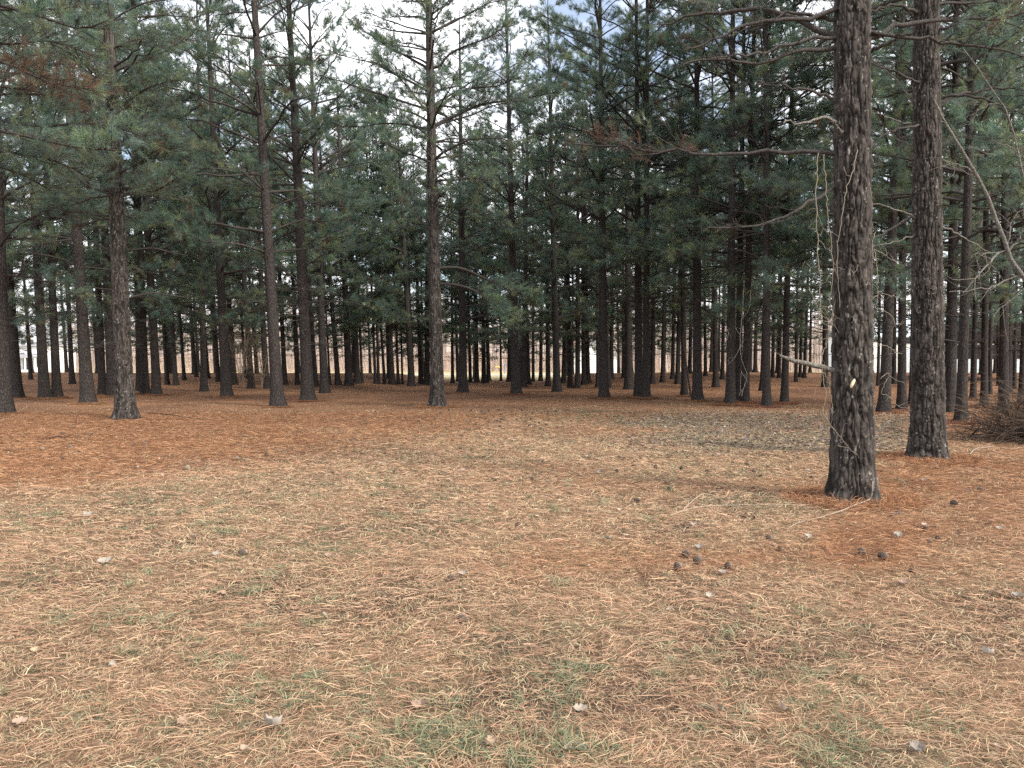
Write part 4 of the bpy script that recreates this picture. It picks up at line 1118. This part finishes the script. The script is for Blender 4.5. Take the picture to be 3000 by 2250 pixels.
for _ in range(70):
    px_, py_ = rk.normal(1480, 190), rk.uniform(1200, 1262)
    put_cone(px_, py_, 2, 'small dark cone in the scatter on the orange litter right of the central pine', rk.uniform(0.8, 1.4), 'cones scattered by the central pine')
for _ in range(26):
    put_cone(rk.uniform(1500, 2400), rk.uniform(1270, 1450), 2, 'small dark cone strewn over the middle clearing', rk.uniform(0.7, 1.2), 'cones strewn in mid clearing')
for _ in range(18):
    put_cone(rk.uniform(20, 900), rk.uniform(1240, 1380), 2, 'small dark cone on the orange litter under the left wood', rk.uniform(0.8, 1.4), 'cones on the left litter')

def put_leaf(px, py, size, col, label, curl=0.7, tilt=0.3, rot=None, lift=0.012):
    rng = np.random.default_rng(int(px * 7 + py))
    g_ = ground_hit(px, py); bf = Buf()
    leaf_mesh(bf, 0, 0, 0, size, rng.uniform(0, 3.1) if rot is None else rot, tilt, curl, np.array(col), rng, 10)
    tubes(bf, np.array([[-size * .45, 0, .012], [-size * .65, .01, .02], [-size * .8, 0.02, .01]]), np.array([.0015, .0012, .001]), 4, col=np.array([[.2, .14, .1]]))
    o = bf.obj('dry_leaf', [M_LEAF]); o.location = (g_[0], g_[1], g_[2] + lift)
    tag(o, label, 'leaf')
W, T1, T2 = (0.30, 0.27, 0.235), (0.34, 0.25, 0.19), (0.20, 0.13, 0.10)
for a_ in [(1280 - 485, 2147, 0.125, W, 'curled white-topped leaf, the brightest in the left foreground', 0.9, 0.5, 2.9), (1225, 2087, 0.10, T1, 'curled brown leaf in the lower middle', 0.8, 0.5, 0.2),
           (1427, 2193, 0.085, T1, 'rolled tan leaf at the bottom middle', 0.9, 0.7, 1.2), (1700, 2098, 0.10, W, 'flat pale leaf in the foreground right of centre', 0.5, 0.3, 0.1),
           (2283, 2102, 0.085, T1, 'upright crumpled tan leaf in the right foreground', 0.9, 1.1, 1.5), (2095, 2103, 0.09, T2, 'thin brown curled leaf left of the crumpled one', 0.8, 0.5, 0.1),
           (260, 1516, 0.16, W, 'white leaf on green grass at the left', 0.5, 0.4, 0.1), (307, 1658, 0.16, W, 'white leaf, lower of the pair at the left', 0.5, 0.35, 0.2),
           (632, 1635, 0.10, W, 'small white leaf beside a grey cone', 0.6, 0.5, 0.6), (962, 1638, 0.10, T1, 'pink-tan leaf in the left middle', 0.6, 0.5, 0.5),
           (1355, 1692, 0.10, W, 'pale narrow leaf in the middle', 0.7, 0.4, 0.2), (2030, 1548, 0.11, W, 'pale leaf behind the foreground cones', 0.6, 0.5, 0.5),
           (1780, 1588, 0.10, W, 'whitish leaf left of the foreground cones', 0.6, 0.6, 2.6), (1750, 1572, 0.08, T1, 'small tan leaf just behind the whitish one', 0.7, 0.6, 2.0),
           (2045, 1613, 0.12, W, 'lacy pale leaf lying just behind the close trio of cones', 0.7, 0.4, 0.2), (2118, 1687, 0.11, W, 'pale leaf under the rightmost foreground cone', 0.5, 0.3, 0.1),
           (2262, 1608, 0.08, (0.5, .36, .3), 'pinkish leaf beside a tiny dark cone', 0.7, 0.6, 2.4), (2367, 1580, 0.12, W, 'grey-white leaf below the runner vine', 0.6, 0.4, 0.3),
           (2627, 1577, 0.14, W, 'white-edged leaf at the right, below the biggest pine', 0.7, 0.5, 0.4), (2926, 1558, 0.11, W, 'white leaf near the right edge', 0.6, 0.4, 0.1),
           (2708, 1548, 0.10, (0.5, .38, .32), 'pinkish leaf above a dark cone at the right', 0.5, 0.4, 0.2), (2975, 1758, 0.12, W, 'long pale leaf at the right edge', 0.6, 0.3, 0.2),
           (2915, 1752, 0.10, T1, 'tan leaf beside the pale one at the right edge', 0.7, 0.5, 2.6), (2645, 1720, 0.13, T1, 'brown and white leaf in the right middle', 0.6, 0.3, 0.1),
           (2890, 1935, 0.09, W, 'narrow white leaf standing in straw at the right', 0.9, 1.0, 2.3), (2680, 2215, 0.10, W, 'pale leaf at the bottom right', 0.7, 0.5, 0.2),
           (322, 1966, 0.07, W, 'small grey-white leaf in the lower left', 0.8, 0.8, 1.4), (60, 2133, 0.10, T1, 'flat tan leaf at the lower left edge', 0.4, 0.2, 0.2),
           (527, 2142, 0.09, T1, 'narrow tan leaf left of the brightest leaf', 0.7, 0.6, 1.3), (98, 1920, 0.06, (0.5, .4, .26), 'straw-coloured sliver of leaf at the left', 0.8, 0.5, 0.9),
           (2075, 1757, 0.09, W, 'whitish leaf below the foreground cones', 0.6, 0.5, 0.5), (1880, 1930, 0.08, T1, 'pink-tan leaf in the right-centre straw', 0.7, 0.6, 2.0)]:
    px_, py_, s_, c_, lab, cu, ti, ro = a_
    put_leaf(px_, py_, s_ * 0.64, c_, lab, cu, ti, ro)

def stick(name, label, pts, rad, col, twigs=0, seed=1, cat='stick'):
    rng = np.random.default_rng(seed); bf = Buf()
    p = resample([gp(x, y, z) for x, y, z in pts], 16); p[1:-1] += rng.normal(0, 0.004, (14, 3))
    tubes(bf, p, rad * (1 - 0.6 * np.linspace(0, 1, 16)), 7, col=np.array([col]))
    for _ in range(twigs):
        k = rng.integers(2, 14); d = nrm(nrm(p[k + 1] - p[k]) + rng.normal(0, 0.7, 3)); d[2] = abs(d[2]) * 0.4; L_ = rng.uniform(0.1, 0.4)
        tubes(bf, np.array([p[k], p[k] + d * L_ * .5, p[k] + d * L_ + [0, 0, -.02]]), rad * np.array([.5, .4, .15]), 4, col=np.array([col]))
    tag(bf.obj(name, [M_WOODY]), label, cat)
stick('stick', 'thin dark stick lying beside a cone in the right foreground', [(2430, 1636, .02), (2480, 1634, .03), (2530, 1633, .02), (2568, 1642, .03)], 0.006, (0.07, 0.05, 0.04), 1, 3)
stick('fallen_branch', 'long thin dark branch on the litter right of the pale-barked pine', [(432, 1213, .03), (490, 1220, .06), (540, 1227, .05), (600, 1231, .02)], 0.016, (0.07, 0.055, 0.045), 4, 4, 'branch')
stick('fallen_branch', 'short dark branch lying on the orange litter at the left', [(145, 1290, .03), (170, 1284, .05), (195, 1290, .02)], 0.016, (0.06, 0.04, 0.035), 5, 5, 'branch')
stick('stick', 'short dark twig on the litter below the pale-barked pine', [(240, 1281, .02), (255, 1279, .04), (266, 1282, .02)], 0.012, (0.08, 0.06, 0.05), 2, 6)
stick('stick', 'pale crooked twig on the ground left of the brush heap', [(2840, 1335, .02), (2860, 1322, .05), (2885, 1318, .04), (2905, 1312, .02)], 0.010, (0.30, 0.24, 0.2), 4, 7)
stick('stick', 'long thin twig lying between the two big pines', [(2590, 1318, .02), (2630, 1312, .06), (2680, 1318, .02)], 0.008, (0.22, 0.17, 0.14), 4, 8)
stick('stick', 'dark twig under the biggest pine, at its right', [(2610, 1518, .02), (2630, 1513, .03), (2645, 1510, .02)], 0.010, (0.14, 0.11, 0.1), 1, 9)
# leaning dead pole among the right-centre trunks
pb = ground_hit(2025, 1163)
bf = Buf(); tubes(bf, resample([pb - [0, 0, .05], P(2017, 1110, pb[1]), P(2006, 1040, pb[1]), P(1998, 985, pb[1])], 10), np.linspace(0.055, 0.03, 10), 8, col=np.array([[0.07, 0.05, 0.042]]))
tag(bf.obj('dead_pole', [M_WOODY]), 'thin dead pole leaning left against a trunk right of centre', 'dead trunk')

# needle mounds heaped round the nearest trunk bases
def mound(px, py, rad, label, hgt=0.08):
    rng = np.random.default_rng(int(px)); c = ground_hit(px, py); bf = Buf(); m = 5200
    a_ = rng.uniform(0, 6.283, m); r_ = rad * (0.32 + 0.68 * np.sqrt(rng.random(m)))
    x = c[0] + np.cos(a_) * r_; y = c[1] + np.sin(a_) * r_
    z0 = hgt * np.clip(1 - r_ / rad, 0, 1) * rng.random(m) + 0.004
    col = np.array([[0.36, 0.185, 0.098]]) * rng.uniform(0.45, 1.3, (m, 1))
    blades(bf, x, y, rng.uniform(0.08, 0.17, m), rng.uniform(0.003, 0.005, m), rng.uniform(0, 6.28, m), rng.normal(0.25, 0.35, m), rng.normal(0, 0.5, m), z0, col)
    tag(bf.obj('needle_mound', [M_STRAW]), label, 'needle heap', kind='stuff')
mound(2497, 1465, 0.75, 'heap of fallen needles round the foot of the biggest pine')
mound(2719, 1346, 0.80, 'heap of fallen needles round the foot of the second big pine')
mound(1282, 1193, 0.85, 'heap of fallen needles round the foot of the central pine')

bf = Buf(); rng = np.random.default_rng(97); m = 1900
a_ = rng.uniform(0, 6.283, m); r_ = 0.62 * (0.3 + 0.7 * np.sqrt(rng.random(m)))
h_ = 0.09 * np.clip(1 - r_ / 0.62, 0, 1) * (0.6 + 0.4 * rng.random(m)) + 0.01
d_ = rng.uniform(0, 6.28, m); L_ = rng.uniform(0.10, 0.2, m)
p0 = np.stack([np.cos(a_) * r_, np.sin(a_) * r_, h_], 1); d3 = np.stack([np.cos(d_), np.sin(d_), rng.normal(-0.05, 0.15, m)], 1)
tubes(bf, np.stack([p0, p0 + d3 * L_[:, None] * .5 + [0, 0, .008], p0 + d3 * L_[:, None] - [0, 0, .01]], 1), np.full((m, 3), 0.005), 3, col=np.array([[0.27, 0.135, 0.075]]) * rng.uniform(0.4, 1.2, (m, 1)))
HEAP = bf.mesh('needle_mound', [M_WOODY])
for (bx, by, wpx, up) in T:
    if by >= 1155:
        g_ = ground_hit(bx, by); o = bpy.data.objects.new('needle_mound', HEAP); COL.objects.link(o)
        o.location = g_; o.rotation_euler = (0, 0, bx); q_ = rk.uniform(0.75, 1.15); o.scale = (q_, q_, rk.uniform(0.7, 1.4))
        tag(o, 'low heap of fallen needles round the foot of a nearer trunk', 'needle heap', 'needle heaps round the nearer trunks', 'stuff')

# ------------------------------------------------------------------ beyond the wood
def box(buf, c, s, mat=0, col=None, rot=0.0):
    c = np.array(c, float); hx, hy, hz = [v / 2 for v in s]
    v = np.array([[x, y, z] for x in (-hx, hx) for y in (-hy, hy) for z in (-hz, hz)])
    ca, sa = math.cos(rot), math.sin(rot)
    v = np.stack([v[:, 0] * ca - v[:, 1] * sa, v[:, 0] * sa + v[:, 1] * ca, v[:, 2]], 1) + c
    buf.add(v, quads=[(0, 1, 3, 2), (4, 6, 7, 5), (0, 4, 5, 1), (2, 3, 7, 6), (0, 2, 6, 4), (1, 5, 7, 3)], mat=mat, col=col)
def prism(buf, prof, y0, y1, mat=0, axis='y'):
    """extrude an x-z outline along y (or a y-z outline along x)"""
    n_ = len(prof)
    V = [(a, y, b) if axis == 'y' else (y, a, b) for y in (y0, y1) for a, b in prof]
    q = [(i, (i + 1) % n_, (i + 1) % n_ + n_, i + n_) for i in range(n_)]
    t = [(0, i, i + 1) for i in range(1, n_ - 1)] + [(n_, n_ + i + 1, n_ + i) for i in range(1, n_ - 1)]
    buf.add(V, quads=q, tris=t, mat=mat)
M_WHITE = plain('white_siding', (0.74, 0.74, 0.73), 0.6, 0.06, 3)
M_ROOFG = plain('grey_shingle', (0.34, 0.34, 0.36), 0.8, 0.2, 8)
M_GLASS = plain('window_glass', (0.06, 0.07, 0.08), 0.15, 0.2, 3)
M_ROAD = plain('pale_road', (0.46, 0.45, 0.44), 0.9, 0.1, 2)
M_METAL = plain('pale_blue_metal', (0.60, 0.66, 0.72), 0.5, 0.06, 2)
M_DARK = plain('dark_timber', (0.035, 0.030, 0.030), 0.8, 0.3, 6)
M_YEL = plain('yellow_plastic', (0.52, 0.38, 0.12), 0.4, 0.1, 5)
M_BLUE = plain('blue_paint', (0.10, 0.18, 0.32), 0.5, 0.15, 5)
M_GRAVEL = plain('gravel', (0.50, 0.49, 0.47), 0.95, 0.2, 20)

bf = Buf(); xs = np.linspace(-160, 160, 81)
ya, yb = 101 + 0 * xs, 107 + 0 * xs
V = np.concatenate([np.stack([xs, ya, terrain(xs, ya) + .03], 1), np.stack([xs, yb, terrain(xs, yb) + .03], 1)])
bf.add(V, quads=[(i, i + 1, i + 82, i + 81) for i in range(80)])
tag(bf.obj('road', [M_ROAD], usecol=False), kind='structure')
bf = Buf(); xs = np.linspace(24, 40, 12)
V = np.concatenate([np.stack([xs, 84 + 0 * xs, terrain(xs, 84 + 0 * xs) + .03], 1), np.stack([xs + 2, 96 + 0 * xs, terrain(xs, 96 + 0 * xs) + .04], 1)])
bf.add(V, quads=[(i, i + 1, i + 13, i + 12) for i in range(11)])
tag(bf.obj('gravel_drive', [M_GRAVEL], usecol=False), kind='structure')

# house at the left
Dh = 130.0
hx = (75 - 1500) / FPX * Dh; zh = 0.0
hr = root_at('house', (hx, Dh, zh)); tag(hr, 'white two-storey house with grey roof and porch seen through the left trunks', 'house')
bf = Buf(); box(bf, (-1.5, 4, 2.3), (11, 8, 4.6)); prism(bf, [(-1.2, 4.6), (2.6, 4.6), (0.7, 6.6)], -0.3, 3.0); bf.obj('wall', [M_WHITE], hr, False, False)
bf = Buf(); prism(bf, [(-0.6, 4.55), (8.6, 4.55), (4.0, 8.2)], -7.3, 4.3, axis='x'); bf.obj('roof', [M_ROOFG], hr, False, False)
bf = Buf(); prism(bf, [(-2.2, 2.75), (0.3, 3.3), (0.3, 3.05), (-2.2, 2.5)], -5.5, 3.2, axis='x'); pr = bf.obj('porch_roof', [M_ROOFG], hr, False, False)
for x_ in (-5.2, -3.0, -0.8, 1.2, 2.9):
    bf = Buf(); box(bf, (x_, -2.0, 1.3), (0.22, 0.22, 2.6)); bf.obj('porch_post', [M_WHITE], hr, False, False)
bf = Buf(); box(bf, (-1.2, -1.2, 0.25), (8.8, 2.2, 0.5)); bf.obj('porch', [M_WHITE], hr, False, False)
for x_, z_, w_, h_ in ((-0.1, 5.0, 0.7, 1.0), (1.3, 5.0, 0.7, 1.0), (-4.2, 1.6, 1.0, 1.5), (0.2, 1.5, 1.1, 2.0), (2.0, 1.7, 0.9, 1.4)):
    bf = Buf(); box(bf, (x_, -0.33 if z_ > 4 else -0.04, z_), (w_, 0.12, h_)); bf.obj('window', [M_GLASS], hr, False, False)

# small white house, centre right
hr = root_at('house', ((1745 - 1500) / FPX * 128, 128, 0)); tag(hr, 'small white gabled house glimpsed between the right-centre trunks', 'house')
bf = Buf(); box(bf, (0, 3, 1.4), (7, 6, 2.8)); prism(bf, [(-3.5, 2.8), (3.5, 2.8), (0, 4.9)], 0, 6); bf.obj('wall', [M_WHITE], hr, False, False)
bf = Buf(); prism(bf, [(-3.9, 2.6), (0, 4.95), (0, 5.2), (-3.9, 2.85)], -0.4, 6.4); prism(bf, [(0, 4.95), (3.9, 2.6), (3.9, 2.85), (0, 5.2)], -0.4, 6.4); bf.obj('roof', [M_ROOFG], hr, False, False)
for x_ in (-1.8, 1.6):
    bf = Buf(); box(bf, (x_, -0.03, 1.5), (1.0, 0.1, 1.2)); bf.obj('window', [M_GLASS], hr, False, False)

# large pale metal barn at the right
Dm = 88.0
hr = root_at('barn', (0, Dm, 0)); tag(hr, 'long pale metal barn behind the trunks at the right', 'barn')
x0, x1 = (2545 - 1500) / FPX * Dm, (3180 - 1500) / FPX * Dm
bf = Buf(); box(bf, ((x0 + x1) / 2, 6, 2.3), (x1 - x0, 12, 4.6)); bf.obj('wall', [M_WHITE], hr, False, False)
bf = Buf(); prism(bf, [(-0.4, 4.4), (6, 7.2), (6, 7.42), (-0.4, 4.62)], x0 - 0.4, x1 + 0.4, axis='x'); prism(bf, [(6, 7.2), (12.4, 4.4), (12.4, 4.62), (6, 7.42)], x0 - 0.4, x1 + 0.4, axis='x'); bf.obj('roof', [M_METAL], hr, False, False)
bf = Buf(); prism(bf, [(0, 4.6), (6, 7.2), (12, 4.6)], x0, x1, axis='x'); bf.obj('gable', [M_WHITE], hr, False, False)
for k in range(3):
    bf = Buf(); box(bf, (x0 + 5 + 6.5 * k, -0.04, 1.6), (3.0, 0.1, 3.2)); bf.obj('door', [M_METAL], hr, False, False)
bf = Buf(); box(bf, ((x0 + x1) / 2, -0.06, 0.2), (x1 - x0 + .02, 0.06, 0.4)); bf.obj('base_trim', [M_DARK], hr, False, False)

# dark timber pavilion in front of it
Dp = 52.0
xp0, xp1 = (2742 - 1500) / FPX * Dp, (3120 - 1500) / FPX * Dp
zat = lambda y: float(P(1500, y, Dp)[2])
zg = float(terrain(xp0, Dp))
hr = root_at('pavilion', (0, Dp, 0)); tag(hr, 'dark timber shelter with posts and a solid rail at the far right', 'shelter')
bf = Buf(); prism(bf, [(xp0 - 0.4, zat(1000)), ((xp0 + xp1) / 2, zat(925)), (xp1 + 0.4, zat(1000))], -0.3, 5.3); bf.obj('roof', [M_DARK], hr, False, False)
bf = Buf(); box(bf, ((xp0 + xp1) / 2, 0, (zat(1010) + zat(1052)) / 2), (xp1 - xp0, 0.15, zat(1010) - zat(1052))); bf.obj('rail', [M_DARK], hr, False, False)
for k in range(6):
    x_ = xp0 + 0.3 + (xp1 - xp0 - 0.6) * k / 5
    bf = Buf(); box(bf, (x_, 0.02, (zat(1000) + zg) / 2), (0.18, 0.18, zat(1000) - zg + 0.02)); bf.obj('post', [M_DARK], hr, False, False)

# play slide, centre
Ds = 112.0
sx = (1462 - 1500) / FPX * Ds
hr = root_at('playground_slide', (sx, Ds, 0)); tag(hr, 'yellow curved playground slide with blue frame across the road, in the centre gap', 'slide')
bf = Buf(); pp = resample([(-0.5, 0, 1.0), (-0.1, 0, 1.05), (0.2, 0, 0.8), (0.35, 0, 0.4), (0.42, 0, 0.1)], 12)
tubes(bf, pp, np.full(12, 0.13), 8); bf.obj('chute', [M_YEL], hr, usecol=False)
for x_ in (0.8, 1.3):
    bf = Buf(); box(bf, (x_, 0.2, 0.75), (0.08, 0.08, 1.5)); bf.obj('post', [M_BLUE], hr, False, False)
bf = Buf(); box(bf, (1.05, 0.2, 1.3), (0.6, 0.5, 0.08)); bf.obj('deck', [M_BLUE], hr, False, False)

# leafless wood on the rise behind everything
def far_wood():
    rng = np.random.default_rng(99); bf = Buf(); m = 1500
    y = rng.uniform(138, 205, m); x = rng.uniform(-1.0, 1.0, m) * y
    keep = ~((x < -60) & (x > -100) & (y < 146)); x, y = x[keep], y[keep]; m = len(x)
    z = terrain(x, y); H_ = rng.uniform(11, 19, m)
    s = np.linspace(0, 1, 4)
    pts = np.stack([x[:, None] + rng.normal(0, .5, (m, 1)) * s, y[:, None] + 0 * s, z[:, None] + H_[:, None] * s], -1)
    tone = rng.uniform(0.7, 1.35, (m, 1))
    tubes(bf, pts, rng.uniform(0.10, 0.24, (m, 1)) * (1 - 0.85 * s), 4, col=np.array([[0.40, 0.34, 0.30]]) * tone)
    nbr = 26; i_ = np.repeat(np.arange(m), nbr); t_ = rng.uniform(0.2, 0.98, len(i_))
    p0 = np.stack([x[i_], y[i_], z[i_] + H_[i_] * t_], 1)
    az = rng.uniform(0, 6.28, len(i_)); el = rng.uniform(0.3, 1.1, len(i_)); L_ = rng.uniform(1.2, 3.8, len(i_)) * (1.1 - t_ * .7)
    d = np.stack([np.cos(az) * np.cos(el), np.sin(az) * np.cos(el), np.sin(el)], 1)
    b_ = np.stack([p0, p0 + d * L_[:, None] * .5, p0 + d * L_[:, None] + rng.normal(0, .2, p0.shape)], 1)
    tubes(bf, b_, np.broadcast_to(np.array([.05, .035, .02]), (len(i_), 3)), 3, col=np.array([[0.44, 0.37, 0.33]]) * tone[i_])
    # undergrowth twigs
    k = 14000; ux = rng.uniform(-1, 1, k); uy = rng.uniform(136, 190, k); ux = ux * uy
    uz = terrain(ux, uy); az = rng.uniform(0, 6.28, k)
    e = np.stack([ux + np.cos(az) * 0.8, uy + 0 * az, uz + rng.uniform(0.8, 3.4, k)], 1)
    b_ = np.stack([np.stack([ux, uy, uz], 1), e], 1)
    tubes(bf, b_, np.broadcast_to(np.array([.05, .02]), (k, 2)), 3, col=np.array([[0.50, 0.39, 0.30]]) * rng.uniform(0.7, 1.3, (k, 1)))
    tag(bf.obj('far_wood', [M_WOODY]), 'pale leafless wood on the slope beyond the road', 'woodland', kind='stuff')
far_wood()
print('objects', len(bpy.data.objects), 'tris', sum(len(m.polygons) for m in bpy.data.meshes), 'back', nb)
